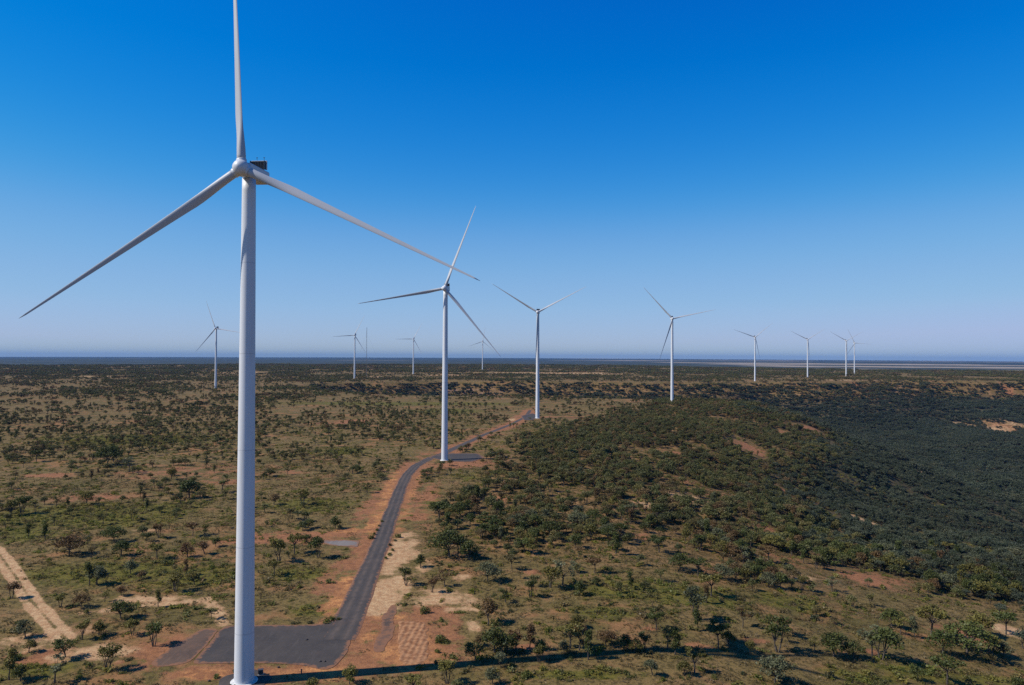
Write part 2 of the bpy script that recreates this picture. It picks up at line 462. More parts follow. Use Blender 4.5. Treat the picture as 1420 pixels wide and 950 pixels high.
def mat_gravel(name, c1, c2, c3):
    m, t = new_mat(name)
    p = t.n("ShaderNodeNewGeometry").outputs["Position"]
    a = t.noise(p, .09, 4, .6); b = t.noise(p, .8, 4, .7); g = t.noise(p, 4.0, 2, .7)
    c = t.mix(t.thr(a, .35, .65), c1, c2)
    c = t.mix(t.math('MULTIPLY', t.thr(b, .5, .72), .55), c, c3)
    c = t.mix(t.math('MULTIPLY', t.thr(g, .58, .8), .4), c, tuple(q * 1.7 for q in c1))
    st = t.n("ShaderNodeMapping"); st.inputs['Rotation'].default_value = (0, 0, .32); st.inputs['Scale'].default_value = (1, .12, 1); t.l(p, st.inputs[0])
    c = t.mix(t.math('MULTIPLY', t.thr(t.noise(st.outputs[0], .7, 3), .52, .72), .5), c, tuple(q * 1.35 for q in c1))
    c = t.mix(t.math('MULTIPLY', t.thr(t.noise(p, .035, 5, .7), .52, .68), .5), c, tuple(q * w for q, w in zip(c1, (1.6, 1.3, 1.15))))
    ed = t.n("ShaderNodeAttribute"); ed.attribute_name = "edge"
    lane = t.n("ShaderNodeAttribute"); lane.attribute_name = "lane"
    c = t.mix(t.math('MULTIPLY', lane.outputs["Fac"], t.thr(t.noise(p, .25, 4, .7), .30, .60)), c, tuple(q * w for q, w in zip(c1, (1.75, 1.55, 1.4))))
    dust = t.thr(t.math('ADD', ed.outputs["Fac"], t.math('MULTIPLY', t.math('SUBTRACT', t.noise(p, .45, 5, .75), .5), 2.2)), .55, .95)
    c = t.mix(t.math('MULTIPLY', t.math('MULTIPLY', dust, t.thr(ed.outputs["Fac"], .02, .3)), .85), c, (.24, .11, .055))
    t.finish(c, .9, t.math('ADD', b, g), .3, .1, .25)
    return m

M_ROAD = mat_gravel("dark_gravel_surface", (.066, .055, .047), (.050, .043, .039), (.090, .068, .052))
M_RAMP = mat_gravel("brown_gravel", (.115, .072, .048), (.080, .053, .038), (.19, .10, .058))
M_CONC = mat_gravel("grey_concrete", (.19, .165, .145), (.15, .13, .12), (.20, .12, .08))

def densify(L, Rr, n):
    def rs(P):
        d = np.r_[0, np.cumsum(np.hypot(*np.diff(P, axis=0).T))]
        t = np.linspace(0, d[-1], n)
        q = np.stack([np.interp(t, d, P[:, 0]), np.interp(t, d, P[:, 1])], 1)
        for _ in range(4):
            q[1:-1] = .25 * q[:-2] + .5 * q[1:-1] + .25 * q[2:]
        return q
    return rs(L), rs(Rr)

def build_road():
    # width taken from the near stretch, line from the photograph
    C, _ = densify(ROAD, ROAD, 420)
    tn = np.gradient(C, axis=0); tn /= np.linalg.norm(tn, axis=1)[:, None]
    nrm = np.stack([tn[:, 1], -tn[:, 0]], 1)
    k = 17
    verts = []; faces = []; edg = []; lan = []
    wd = np.linspace(0, 1, len(C))
    half = 4.0 + 1.6 * np.exp(-wd * 10) - 1.3 * sstep(.45, .8, wd) + 1.0 * (fbm(C[:, 0], C[:, 1], 14, 3, 3) - .5)
    for i in range(len(C)):
        for j in range(k):
            q = -1 + 2 * j / (k - 1)
            p = C[i] + nrm[i] * q * half[i]
            verts.append((p[0], p[1], 0.18 - .07 * q * q)); edg.append(max(0, (abs(q) - .55) / .45)); lan.append(math.exp(-((abs(q) - .38) / .16) ** 2))
        for j, sg in ((0, -1), (k - 1, 1)):
            p = C[i] + nrm[i] * sg * (half[i] + 1.1)
            verts.append((p[0], p[1], -.35)); edg.append(1); lan.append(0)
    v = np.array(verts)
    v[:, 2] += height(v[:, 0], v[:, 1])
    st = k + 2
    for i in range(len(C) - 1):
        a = i * st; b = a + st
        for j in range(k - 1):
            faces.append((a + j, a + j + 1, b + j + 1, b + j))
        faces.append((a + k, a, b, b + k)); faces.append((a + k - 1, a + k + 1, b + k + 1, b + k - 1))
    o = mesh_obj("road", v, faces, [M_ROAD], smooth=True)
    for nm, arr in (("edge", edg), ("lane", lan)):
        a = o.data.attributes.new(nm, 'FLOAT', 'POINT'); a.data.foreach_set("value", np.array(arr, np.float32))
    tag(o, "dark gravel road winding from the near pad towards the far turbines", "road", kind="structure")

build_road()
tag(drape_poly("gravel_pad", PAD, M_ROAD, .13, 3.0), "dark gravel crane pad behind the nearest turbine tower", "gravel pad", kind="structure")
tag(drape_poly("gravel_ramp", PAD_RAMP, M_RAMP, .08, 3.0), "brown gravel ramp along the left edge of the dark crane pad", "gravel ramp", kind="structure")
tag(drape_poly("gravel_ramp", G([(540, 838), (551, 838), (545, 872), (534, 906), (514, 906), (528, 868)]), M_RAMP, .09, 3.0, amp=2.2), "brown gravel strip running from the sandy ground down beside the rutted earth", "gravel ramp", kind="structure")
tag(drape_poly("gravel_pad", PAD2, M_ROAD, .24, 6.0), "dark gravel pad at the foot of the second turbine", "gravel pad", kind="structure")
tag(drape_poly("gravel_pad", PAD3, M_ROAD, .26, 6.0), "small gravel turning area where the road reaches the third turbine", "gravel pad", kind="structure")
tag(drape_poly("concrete_apron", APRON, M_CONC, .12, 4.0, amp=1.0), "pale grey concrete apron beside the road bend among red soil", "concrete apron", kind="structure")

# graded, rutted earth right of the pad
def build_rutted():
    P = G([(549, 860), (594, 861), (600, 900), (590, 925), (553, 924), (546, 895)])
    x0, y0 = P.min(0); x1, y1 = P.max(0)
    st = .26
    xs = np.arange(x0, x1, st); ys = np.arange(y0, y1, st)
    X, Y = np.meshgrid(xs, ys)
    x = X.ravel(); y = Y.ravel()
    ins = np.where(in_poly(x, y, P), 1, -1) * seg_dist(x, y, P, True)
    q = x * .995 - y * .06 + 2.4 * fbm(x, y, 16, 4, 3)
    z = height(x, y) + .10 + .085 * np.sin(q * 2 * math.pi / 2.0) * (.5 + vnoise(x, y, 5, 9)) + .10 * vnoise(x, y, 2.3, 6)
    z -= .45 * (1 - sstep(0, 1.6, ins + 1.5 * (vnoise(x, y, 3, 7) - .5)))
    nx = len(xs); fc = []
    for j in range(len(ys) - 1):
        for i in range(nx - 1):
            if max(ins[j * nx + i], ins[(j + 1) * nx + i + 1]) > -1:
                fc.append((j * nx + i, j * nx + i + 1, (j + 1) * nx + i + 1, (j + 1) * nx + i))
    m, t = new_mat("rutted_red_earth")
    p = t.n("ShaderNodeNewGeometry").outputs["Position"]
    c = t.mix(t.thr(t.noise(p, .5, 4), .4, .62), (.37, .190, .092), (.24, .108, .050))
    t.finish(c, .95, t.noise(p, 3, 3), .4, .1, .1)
    o = mesh_obj("graded_earth", np.stack([x, y, z], 1), fc, [m], smooth=True)
    tag(o, "reddish graded earth with machine ruts right of the crane pad", "bare earth", kind="structure")
build_rutted()

# ------------------------------------------------------------------ turbines
def paint_mat(name, base, rough, seams=()):
    m, t = new_mat(name)
    tc = t.n("ShaderNodeTexCoord").outputs["Object"]
    mp = t.n("ShaderNodeMapping"); mp.inputs["Scale"].default_value = (1, 1, .06); t.l(tc, mp.inputs[0])
    n = t.noise(mp.outputs[0], 1.1, 5, .6)
    n2 = t.noise(tc, .35, 3, .5)
    dirty = tuple(q * .86 for q in base)
    c = t.mix(t.math('MULTIPLY', t.thr(n, .48, .75), .6), base, (dirty[0], dirty[1] * .985, dirty[2] * .95))
    c = t.mix(t.math('MULTIPLY', t.thr(n2, .5, .8), .25), c, dirty)
    if seams:
        sx = t.n("ShaderNodeSeparateXYZ"); t.l(tc, sx.inputs[0]); tot = None
        for zs in seams:
            d = t.math('LESS_THAN', t.math('ABSOLUTE', t.math('SUBTRACT', sx.outputs[2], zs)), .14)
            tot = d if tot is None else t.math('ADD', tot, d)
        c = t.mix(t.math('MULTIPLY', tot, .32), c, tuple(q * .45 for q in base))
        st = t.n("ShaderNodeMapping"); st.inputs["Scale"].default_value = (1, 1, .02); t.l(tc, st.inputs[0])
        c = t.mix(t.math('MULTIPLY', t.thr(t.noise(st.outputs[0], 2.6, 4, .6), .55, .75), .35), c, (base[0] * .72, base[1] * .70, base[2] * .66))
    t.finish(c, t.math('ADD', rough, t.math('MULTIPLY', n, .15)), None, spec=.4)
    return m

M_WHITE = paint_mat("white_turbine_paint", (.60, .605, .615), .38)
M_TOWER = paint_mat("tower_paint", (.64, .645, .655), .4, (14.2, 38.5, 66.0, 93.5, 119.5))
M_BLADE = paint_mat("pale_blade_coating", (.44, .445, .455), .42)
M_DARK = paint_mat("dark_cooler_grille", (.035, .04, .05), .5)
M_CON2 = paint_mat("pale_concrete_ring", (.62, .60, .56), .85)

H_HUB = 146.0
R_ROT = 75.5

def tower_mesh():
    bm = bmesh.new()
    prof = []
    zt = H_HUB - 2.2
    for k in range(41):
        q = k / 40
        prof.append((2.74 + (1.88 - 2.74) * q ** .95, zt * q))
    out = prof
    rings = []
    N = 48
    for r_, z_ in out:
        rings.append([bm.verts.new((r_ * math.cos(2 * math.pi * i / N), r_ * math.sin(2 * math.pi * i / N), z_)) for i in range(N)])
    for a, b in zip(rings, rings[1:]):
        for i in range(N): bm.faces.new((a[i], a[(i + 1) % N], b[(i + 1) % N], b[i]))
    bm.faces.new(rings[-1])
    return bm

def lathe_bm(prof, N=40):
    bm = bmesh.new(); rings = []
    for r_, z_ in prof:
        rings.append([bm.verts.new((r_ * math.cos(2 * math.pi * i / N), r_ * math.sin(2 * math.pi * i / N), z_)) for i in range(N)])
    for a, b in zip(rings, rings[1:]):
        for i in range(N): bm.faces.new((a[i], a[(i + 1) % N], b[(i + 1) % N], b[i]))
    bm.faces.new(rings[-1]); bm.faces.new(list(reversed(rings[0])))
    return bm

def box_bm(x0, x1, y0, y1, z0, z1, bev=0, seg=2, bm=None):
    own = bmesh.new()
    bmesh.ops.create_cube(own, size=1)
    for v in own.verts:
        v.co = ((x0 + x1) / 2 + v.co.x * (x1 - x0), (y0 + y1) / 2 + v.co.y * (y1 - y0), (z0 + z1) / 2 + v.co.z * (z1 - z0))
    if bev: bmesh.ops.bevel(own, geom=own.edges[:], offset=bev, segments=seg, profile=.5, affect='EDGES')
    if bm is None: return own
    me = bpy.data.meshes.new("tmp"); own.to_mesh(me); own.free(); bm.from_mesh(me); bpy.data.meshes.remove(me)
    return bm

def blade_mesh():
    """one blade along +Z from the hub centre, leading edge towards +X, wind side -Y"""
    bm = bmesh.new()
    N = 28; rings = []
    S = 34
    for k in range(S + 1):
        q = k / S
        r_ = 1.5 + (R_ROT - 1.5) * q
        f = (r_ - 1.5) / (R_ROT - 1.5)
        f = float(f)
        if f < .03: chord, th, circ = 2.45, 2.45, 1.0
        else:
            g = min(1, (f - .03) / .17); g = g * g * (3 - 2 * g)
            if f < .20: chord = 2.45 + (2.7 - 2.45) * g
            else: chord = 2.7 * (1 - ((f - .20) / .80) ** .82 * .85)
            if f > .965: chord *= max(.12, math.sqrt(max(0, 1 - ((f - .965) / .036) ** 2)))
            circ = 1 - g
            th = 2.45 * circ + chord * (.34 - .19 * f) * (1 - circ)
        tw = -R(14.0 * (1 - f) ** 2 + 14.0)
        pre = -1.0 * f * f            # blade bends slightly upwind
        ring = []
        for i in range(N):
            a = 2 * math.pi * i / N
            cx, cy = math.cos(a), math.sin(a)
            ex, ey = chord / 2 * cx, th / 2 * cy
            # aerofoil: fat nose, thin tail
            xx = (cx + 1) / 2                              # 0 tail .. 1 nose
            prof = (math.sin(math.pi * xx ** 1.7) * .62 + .38 * math.sqrt(max(0, 1 - (2 * xx - 1) ** 2)))
            ax = chord * (xx - .66)
            ay = th / 2 * prof * (1 if cy >= 0 else -.75)
            px = ex * circ + ax * (1 - circ); py = ey * circ + ay * (1 - circ)
            X = px * math.cos(tw) - py * math.sin(tw); Y = px * math.sin(tw) + py * math.cos(tw)
            ring.append(bm.verts.new((X, Y + pre, r_)))
        rings.append(ring)
    for a, b in zip(rings, rings[1:]):
        for i in range(N): bm.faces.new((a[i], a[(i + 1) % N], b[(i + 1) % N], b[i]))
    bm.faces.new(rings[-1]); bm.faces.new(list(reversed(rings[0])))
    bmesh.ops.recalc_face_normals(bm, faces=bm.faces[:])
    return bm

def make_turbine():
    t = empty("wind_turbine", (0, 0, 0))
    bm_obj("tower", tower_mesh(), [M_TOWER], t, True)
    bm_obj("base_ring", lathe_bm([(3.75, -.6), (3.75, .22), (3.6, .34), (2.95, .36), (2.9, .5)]), [M_CON2], t, False)
    # nacelle, long axis along Y, wind side -Y; origin at hub height above the tower axis
    bm = box_bm(-2.1, 2.1, -3.1, 9.6, H_HUB - 2.25, H_HUB + 2.05, .45, 3)
    for v in bm.verts:
        if v.co.y < -1.5:                     # nose of the housing narrows towards the hub
            s = .86; v.co.x *= s; v.co.z = H_HUB + (v.co.z - H_HUB) * s
        if v.co.y > 7 and v.co.z < H_HUB: v.co.z += .5
    nac = bm_obj("nacelle", bm, [M_WHITE], t, False)
    bm = box_bm(-2.2, 2.2, 6.7, 7.0, H_HUB + 2.25, H_HUB + 4.7)
    bm = box_bm(-2.2, -2.05, 5.2, 6.69, H_HUB + 2.06, H_HUB + 4.5, bm=bm)
    bm = box_bm(2.05, 2.2, 5.2, 6.69, H_HUB + 2.06, H_HUB + 4.5, bm=bm)
    for i in range(9):
        x = -2.0 + i * .5
        bm = box_bm(x - .05, x + .05, 6.5, 6.69, H_HUB + 2.3, H_HUB + 4.65, bm=bm)
    bm_obj("cooler", bm, [M_DARK], nac)
    bm = bmesh.new()
    for i in range(9):
        x = -2.0 + i * .5
        pass
    box_bm(-2.32, 2.32, 6.62, 7.08, H_HUB + 4.71, H_HUB + 4.86, bm=bm)
    box_bm(-2.36, -2.21, 6.62, 7.08, H_HUB + 2.06, H_HUB + 4.7, bm=bm); box_bm(2.21, 2.36, 6.62, 7.08, H_HUB + 2.06, H_HUB + 4.7, bm=bm)
    bm_obj("cooler_frame", bm, [M_WHITE], nac)
    bm = bmesh.new()
    for x in (-1.2, 1.0):
        box_bm(x - .04, x + .04, 7.9, 7.98, H_HUB + 2.0, H_HUB + 6.0, bm=bm); box_bm(x - .22, x + .22, 7.86, 8.02, H_HUB + 6.01, H_HUB + 6.15, bm=bm)
    bm_obj("wind_sensor", bm, [M_DARK], nac)
    # hub (its own part, turned to the blade angle) with three blades as sub-parts
    prof = [(1.75, -1.35), (2.15, -1.2), (2.3, -.3), (2.3, .7), (2.1, 1.5), (1.65, 2.1), (1.0, 2.55), (.35, 2.75), (.05, 2.78)]
    bm = lathe_bm(prof, 40)
    bmesh.ops.rotate(bm, verts=bm.verts[:], cent=(0, 0, 0), matrix=Matrix.Rotation(R(90), 3, 'X'))
    # collars where the blades enter
    for k in range(3):
        c = lathe_bm([(1.42, 1.2), (1.42, 2.55), (1.34, 2.65)], 28)
        bmesh.ops.rotate(c, verts=c.verts[:], cent=(0, 0, 0), matrix=Matrix.Rotation(R(120 * k), 3, 'Y'))
        me = bpy.data.meshes.new("tmp"); c.to_mesh(me); c.free(); bm.from_mesh(me); bpy.data.meshes.remove(me)
    hub = bm_obj("hub", bm, [M_WHITE], t, True)
    b0 = blade_mesh()
    b = bm_obj("blade", b0, [M_BLADE], hub, True)
    for k in (1, 2):
        c = b.copy(); COL.objects.link(c); c.parent = hub
        c.rotation_euler = (0, R(120 * k), 0)
    return t

YAW = -0.075
TURB = [  # base u, distance y, hub angle, label
    (342.5, 207.0, 94.5, "nearest and largest white wind turbine, standing beside the dark gravel crane pad"),
    (617.0, 613.0, 70.0, "second nearest white turbine, on red soil at the bend of the dark gravel road"),
    (745.5, 993.0, 28.0, "white turbine where the road ends, one blade hanging straight down along its tower"),
    (932.0, 1258.0, 12.0, "white turbine alone on the brow of the wooded hill, one blade level to right"),
    (299.0, 1760.0, 111.0, "distant white turbine just left of the nearest tower, seen against scrubby plateau"),
    (491.5, 2393.0, 64.0, "distant white turbine with the thin measuring mast standing close at its right"),
    (573.0, 2979.0, 61.0, "small distant white turbine between the measuring mast and second nearest tower"),
    (669.0, 3560.0, 80.0, "faint far white turbine whose rotor is crossed by the second turbine's blade tip"),
    (1047.0, 2393.0, 40.0, "distant white turbine above the escarpment, first to the right of the wooded hill turbine"),
    (1120.0, 2760.0, 33.0, "distant white turbine on far plateau, midway between the lone one and the close pair"),
    (1173.5, 2979.0, 30.0, "larger front turbine of the close overlapping pair on the far plateau"),
    (1185.0, 3400.0, 115.0, "smaller rear turbine of the close overlapping pair on the far plateau"),
]
proto_t = make_turbine()
def kids(o): return [c for c in bpy.data.objects if c.parent == o]
def copy_tree(o, parent=None):
    c = o.copy(); COL.objects.link(c)
    if parent is not None: c.parent = parent
    for ch in kids(o): copy_tree(ch, c)
    return c
turbs = [proto_t] + [copy_tree(proto_t) for _ in TURB[1:]]
TPOS = []
for o, (u, dist, ang, lab) in zip(turbs, TURB):
    c = CR @ np.array([(u - 710) / FPX, -(540 - 475) / FPX, -1.0])
    x = c[0] / c[1] * dist; y = dist
    TPOS.append((x, y))
    z = float(height(x, y))
    yaw = YAW + .03 * (vnoise(x, y, 50, 2) - .5) * (dist > 300)
    o.location = (x, y, z); o.rotation_euler = (0, 0, yaw)
    hub = [k for k in kids(o) if k.name.startswith("hub")][0]
    tilt = Matrix.Rotation(R(-4.5), 4, 'X')
    hub.matrix_basis = Matrix.Translation((0, -4.75, H_HUB - .35)) @ tilt @ Matrix.Rotation(-R(ang - 90), 4, 'Y')
    tag(o, lab, "wind turbine", "wind turbines along the ridge and plateau")

# dark hardstand around the nearest tower
bx, by = TPOS[0]
bm = lathe_bm([(7.2, -.6), (7.1, .10), (6.4, .16), (3.4, .18)], 48)
for v in bm.verts:
    q = 1 + .05 * math.sin(5 * math.atan2(v.co.y, v.co.x)) ; v.co.x *= q; v.co.y *= q
hs = bm_obj("hardstand", bm, [M_ROAD])
hs.location = (bx, by, float(height(bx, by)))
tag(hs, "round dark gravel hardstand around the foot of the nearest tower", "hardstand", kind="structure")

# equipment cabinet and marker post beside the nearest tower
M_CAB = paint_mat("dark_grey_metal", (.05, .05, .055), .5)
cx, cy = ground_at(361.5, 936)
cab = empty("equipment_cabinet", (cx, cy, float(height(cx, cy))), .25)
bm_obj("plinth", box_bm(-.75, .75, -.55, .55, -.3, .25, .03), [M_CON2], cab)
bm_obj("body", box_bm(-.68, .68, -.48, .48, .252, 1.55, .03), [M_CAB], cab)
bm_obj("roof", box_bm(-.76, .76, -.56, .56, 1.552, 1.66, .03), [M_CAB], cab)
bm_obj("door", box_bm(-.55, -.02, -.52, -.482, .35, 1.45, .01), [M_CAB], cab)
bm_obj("door", box_bm(.02, .55, -.52, -.482, .35, 1.45, .01), [M_CAB], cab)
tag(cab, "small dark cabinet against the shaded foot of the nearest turbine tower", "cabinet")
cx, cy = ground_at(418, 935)
post = empty("marker_post", (cx, cy, float(height(cx, cy))))
bm_obj("post", box_bm(-.17, .17, -.13, .13, -.3, 1.35, .04), [M_CAB], post)
bm_obj("cap", box_bm(-.24, .24, -.19, .19, 1.352, 1.5, .05), [M_CAB], post)
tag(post, "short dark post on orange soil at the edge of the nearest tower's shadow", "post")

# stones on the pad
def stone_mesh(seed):
    g = np.random.default_rng(seed)
    bm = bmesh.new(); bmesh.ops.create_icosphere(bm, subdivisions=2, radius=.5)
    for v in bm.verts:
        n = 1 + .35 * (vnoise(v.co.x * 3 + seed, v.co.y * 3 + v.co.z * 2, 1, seed) - .5)
        v.co = Vector((v.co.x * n * 1.25, v.co.y * n, v.co.z * n * .75))
    return bm
M_STONE = mat_gravel("dark_stone", (.06, .05, .048), (.045, .04, .04), (.09, .07, .06))
for k, (u, v, s, lab) in enumerate([(425, 888, .9, "dark stone lying alone in the middle of the gravel crane pad"), (444, 918, .8, "left dark stone of a pair near the pad's front right corner"),
                                    (450.5, 918, .7, "right dark stone of a pair near the pad's front right corner"), (386, 926, .7, "dark stone on orange soil between the tower and the short post"),
                                    (290, 945, .7, "dark stone on red soil left of the nearest tower's foot")]):
    x, y = ground_at(u, v)
    o = bm_obj("stone", stone_mesh(k + 2), [M_STONE], None, True)
    o.location = (x, y, float(height(x, y)) + .22); o.scale = (s, s, s); o.rotation_euler = (0, 0, k)
    tag(o, lab, "stone", "loose dark stones")

# thin lattice measuring mast
def build_mast():
    x = (508.5 - 710) / FPX * 2600; y = 2600.0
    z = float(height(x, y)); Hm = CAMZ + 34.5 * 2.6 - z
    root = empty("measuring_mast", (x, y, z))
    bm = bmesh.new(); w = .62
    corners = [(-w, -w * .58), (w, -w * .58), (0, w * 1.15)]
    def bar(p, q, t, bm=bm):
        p = Vector(p); q = Vector(q); d = (q - p)
        a = d.normalized(); s = a.cross(Vector((.3, .9, .31))).normalized() * t; u_ = a.cross(s).normalized() * t
        vs = [bm.verts.new(c) for c in (p + s + u_, p + s - u_, p - s - u_, p - s + u_, q + s + u_, q + s - u_, q - s - u_, q - s + u_)]
        for f in ((0, 1, 2, 3), (7, 6, 5, 4), (0, 4, 5, 1), (1, 5, 6, 2), (2, 6, 7, 3), (3, 7, 4, 0)): bm.faces.new([vs[i] for i in f])
    for c in corners: bar((*c, -1), (*c, Hm), .13)
    n = 60
    for k in range(n):
        z0 = Hm * k / n; z1 = Hm * (k + 1) / n
        for i in range(3):
            a = corners[i]; b = corners[(i + 1) % 3]
            bar((*a, z0), (*b, z1), .06)
    m = paint_mat("galvanised_steel", (.13, .135, .145), .6)
    bm_obj("lattice", bm, [m], root)
    for k, hh in enumerate((.35, .6, .82, .99)):
        b2 = bmesh.new()
        bar((-3.0, 0, Hm * hh), (3.0, 0, Hm * hh), .08, b2)
        bar((-3.0, 0, Hm * hh), (-3.0, 0, Hm * hh + .9), .1, b2); bar((3.0, 0, Hm * hh), (3.0, 0, Hm * hh + .9), .1, b2)
        bm_obj("sensor_boom", b2, [m], root)
    for k in range(3):
        a = 2 * math.pi * k / 3 + .5
        b2 = bmesh.new()
        for hh in (.45, .9):
            gx, gy = 70 * math.cos(a), 70 * math.sin(a)
            bar((0, 0, Hm * hh), (gx, gy, float(height(x + gx, y + gy)) - z - .5), .035, b2)
        bm_obj("guy_wire", b2, [m], root)
    tag(root, "very thin grey lattice mast beside a distant turbine, rising just above horizon", "mast")
build_mast()

# ------------------------------------------------------------------ vegetation meshes
def leaves(centers, sizes, g, up=.55):
    n = len(centers)
    a = g.normal(size=(n, 3)); a /= np.linalg.norm(a, axis=1)[:, None]
    nrm = g.normal(size=(n, 3)); nrm[:, 2] = np.abs(nrm[:, 2]) + up; nrm /= np.linalg.norm(nrm, axis=1)[:, None]
    b = np.cross(nrm, a); b /= np.linalg.norm(b, axis=1)[:, None] + 1e-9
    a = np.cross(b, nrm)
    s = sizes[:, None]
    asp = g.uniform(.55, 1.0, n)[:, None]
    q = np.stack([centers - a * s * .5, centers + b * s * .42 * asp, centers + a * s * .62, centers - b * s * .42 * asp], 1)
    return q.reshape(-1, 3), np.arange(4 * n).reshape(n, 4)

def tube(p, q, r0, r1, n=6, V=None, F=None):
    p = np.asarray(p, float); q = np.asarray(q, float)
    d = q - p; d = d / np.linalg.norm(d)
    u = np.cross(d, [.31, .9, .3]); u /= np.linalg.norm(u); w = np.cross(d, u)
    base = len(V)
    for c, r_ in ((p, r0), (q, r1)):
        for i in range(n):
            a = 2 * math.pi * i / n
            V.append(c + r_ * (math.cos(a) * u + math.sin(a) * w))
    for i in range(n):
        F.append((base + i, base + (i + 1) % n, base + n + (i + 1) % n, base + n + i))

SHAPES = {   # trunk height, clumps: (count, spread radius, z range, clump radius, flatten, leaves), stems, lean, height
    "rounded bushy":        dict(H=7.0, fork=1.9, n=11, rad=2.3, z=(2.9, 5.9), cr=1.35, fl=.8, dens=105, stems=1, lean=.05, dome=True),
    "flat-topped":          dict(H=6.6, fork=3.2, n=10, rad=3.1, z=(5.1, 6.1), cr=1.2, fl=.45, dens=100, stems=1, lean=.06, dome=False),
    "slender upright":      dict(H=9.0, fork=2.4, n=9, rad=1.0, z=(2.9, 8.2), cr=1.0, fl=1.1, dens=95, stems=1, lean=.03, dome=False),
    "forked twin-stemmed":  dict(H=7.6, fork=1.2, n=10, rad=2.2, z=(4.2, 6.7), cr=1.2, fl=.75, dens=95, stems=2, lean=.10, dome=True),
    "sparse open":          dict(H=7.4, fork=2.6, n=8, rad=2.4, z=(3.4, 6.9), cr=.95, fl=.7, dens=62, stems=1, lean=.12, dome=False),
    "broad spreading":      dict(H=7.2, fork=1.7, n=15, rad=3.6, z=(3.4, 6.2), cr=1.45, fl=.68, dens=100, stems=1, lean=.04, dome=True),
    "leaning lopsided":     dict(H=6.8, fork=2.2, n=9, rad=2.2, z=(3.7, 6.1), cr=1.2, fl=.75, dens=95, stems=1, lean=.32, dome=True),
    "vase-shaped":          dict(H=7.2, fork=1.5, n=10, rad=2.6, z=(3.8, 6.7), cr=1.15, fl=.75, dens=90, stems=3, lean=.05, dome=False),
}
def tree_geo(kind, seed, lf=1.0, lsize=1.0, segs=6):
    S = SHAPES[kind]; g = np.random.default_rng(seed)
    TV, TF = [], []
    th0 = g.uniform(0, 2 * math.pi)
    lean = np.array([math.cos(th0), math.sin(th0)]) * S['lean']
    centers = []
    k = 0
    while len(centers) < S['n'] and k < 400:
        k += 1
        a = g.uniform(0, 2 * math.pi); rr = S['rad'] * math.sqrt(g.uniform(.02, 1))
        z = g.uniform(*S['z'])
        if S['dome']:
            z = S['z'][0] + (S['z'][1] - S['z'][0]) * (1 - (rr / S['rad']) ** 2) * g.uniform(.45, 1.0)
        if kind == "vase-shaped":
            z = S['z'][0] + (S['z'][1] - S['z'][0]) * np.clip(g.uniform(.2, 1) , 0, 1); rr = S['rad'] * (.35 + .65 * (z - S['z'][0]) / (S['z'][1] - S['z'][0])) * g.uniform(.5, 1)
        c = np.array([rr * math.cos(a), rr * math.sin(a), z])
        if all(np.linalg.norm(c - o) > S['cr'] * .78 for o in centers) or k > 300: centers.append(c)
    centers = np.array(centers)
    centers[:, :2] += lean * centers[:, 2:3]
    # trunks and limbs
    tr = .20
    if S['stems'] == 1:
        top = np.array([*(lean * S['fork']), S['fork']]); mid = top * .5 + np.array([g.normal() * .08, g.normal() * .08, 0])
        tube((0, 0, -.9), mid, tr * 1.25, tr, segs, TV, TF); tube(mid, top, tr, tr * .85, segs, TV, TF)
        forks = [top]
    else:
        forks = []
        for s in range(S['stems']):
            a = th0 + 2 * math.pi * s / S['stems'] + g.uniform(-.3, .3)
            f = np.array([math.cos(a) * S['fork'] * .45, math.sin(a) * S['fork'] * .45, S['fork'] * g.uniform(.9, 1.3)])
            tube((math.cos(a) * .12, math.sin(a) * .12, -.9), f, tr * .95, tr * .75, segs, TV, TF); forks.append(f)
    if kind == "slender upright":
        t2 = np.array([*(lean * 8.3), 8.3]); tube(forks[0], t2, tr * .85, .04, segs, TV, TF)
    for c in centers:
        f = min(forks, key=lambda p: np.linalg.norm(p - c))
        if kind == "slender upright": f = np.array([*(lean * (c[2] - .5)), max(c[2] - .6, S['fork'])])
        m = f * .45 + c * .55; m[2] -= .25 * abs(c[2] - f[2]) * (-1 if g.uniform() < .3 else .6)
        tube(f, m, tr * .5, tr * .32, max(4, segs - 2), TV, TF); tube(m, c, tr * .32, .03, max(4, segs - 2), TV, TF)
    # leaf sprays
    LC, LS = [], []
    for c in centers:
        n = max(6, int(S['dens'] * lf * g.uniform(.7, 1.3)))
        d = g.normal(size=(n, 3)); d /= np.linalg.norm(d, axis=1)[:, None]
        cr = S['cr'] * g.uniform(.75, 1.25)
        rr = cr * g.uniform(.25, 1.12, n) ** .6
        p = c + d * rr[:, None] * np.array([1, 1, S['fl']])
        p += g.normal(size=(n, 3)) * .12
        LC.append(p); LS.append(g.uniform(.34, .66, n) * lsize)
    LV, LF = leaves(np.concatenate(LC), np.concatenate(LS), g)
    return np.array(TV), TF, LV, LF

def shrub_geo(seed, n=170, w=1.0, h=.8, ls=.34):
    g = np.random.default_rng(seed)
    k = g.integers(3, 6); LC = []
    for i in range(k):
        c = np.array([g.uniform(-.55, .55) * w, g.uniform(-.55, .55) * w, h * g.uniform(.3, .55)])
        m = n // k
        d = g.normal(size=(m, 3)); d /= np.linalg.norm(d, axis=1)[:, None]
        p = c + d * (g.uniform(.1, 1, m) ** .5)[:, None] * np.array([.62 * w, .62 * w, .55 * h])
        p[:, 2] = np.maximum(p[:, 2], .03); LC.append(p)
    LC = np.concatenate(LC)
    return leaves(LC, g.uniform(.6, 1.25, len(LC)) * ls, g, .3)

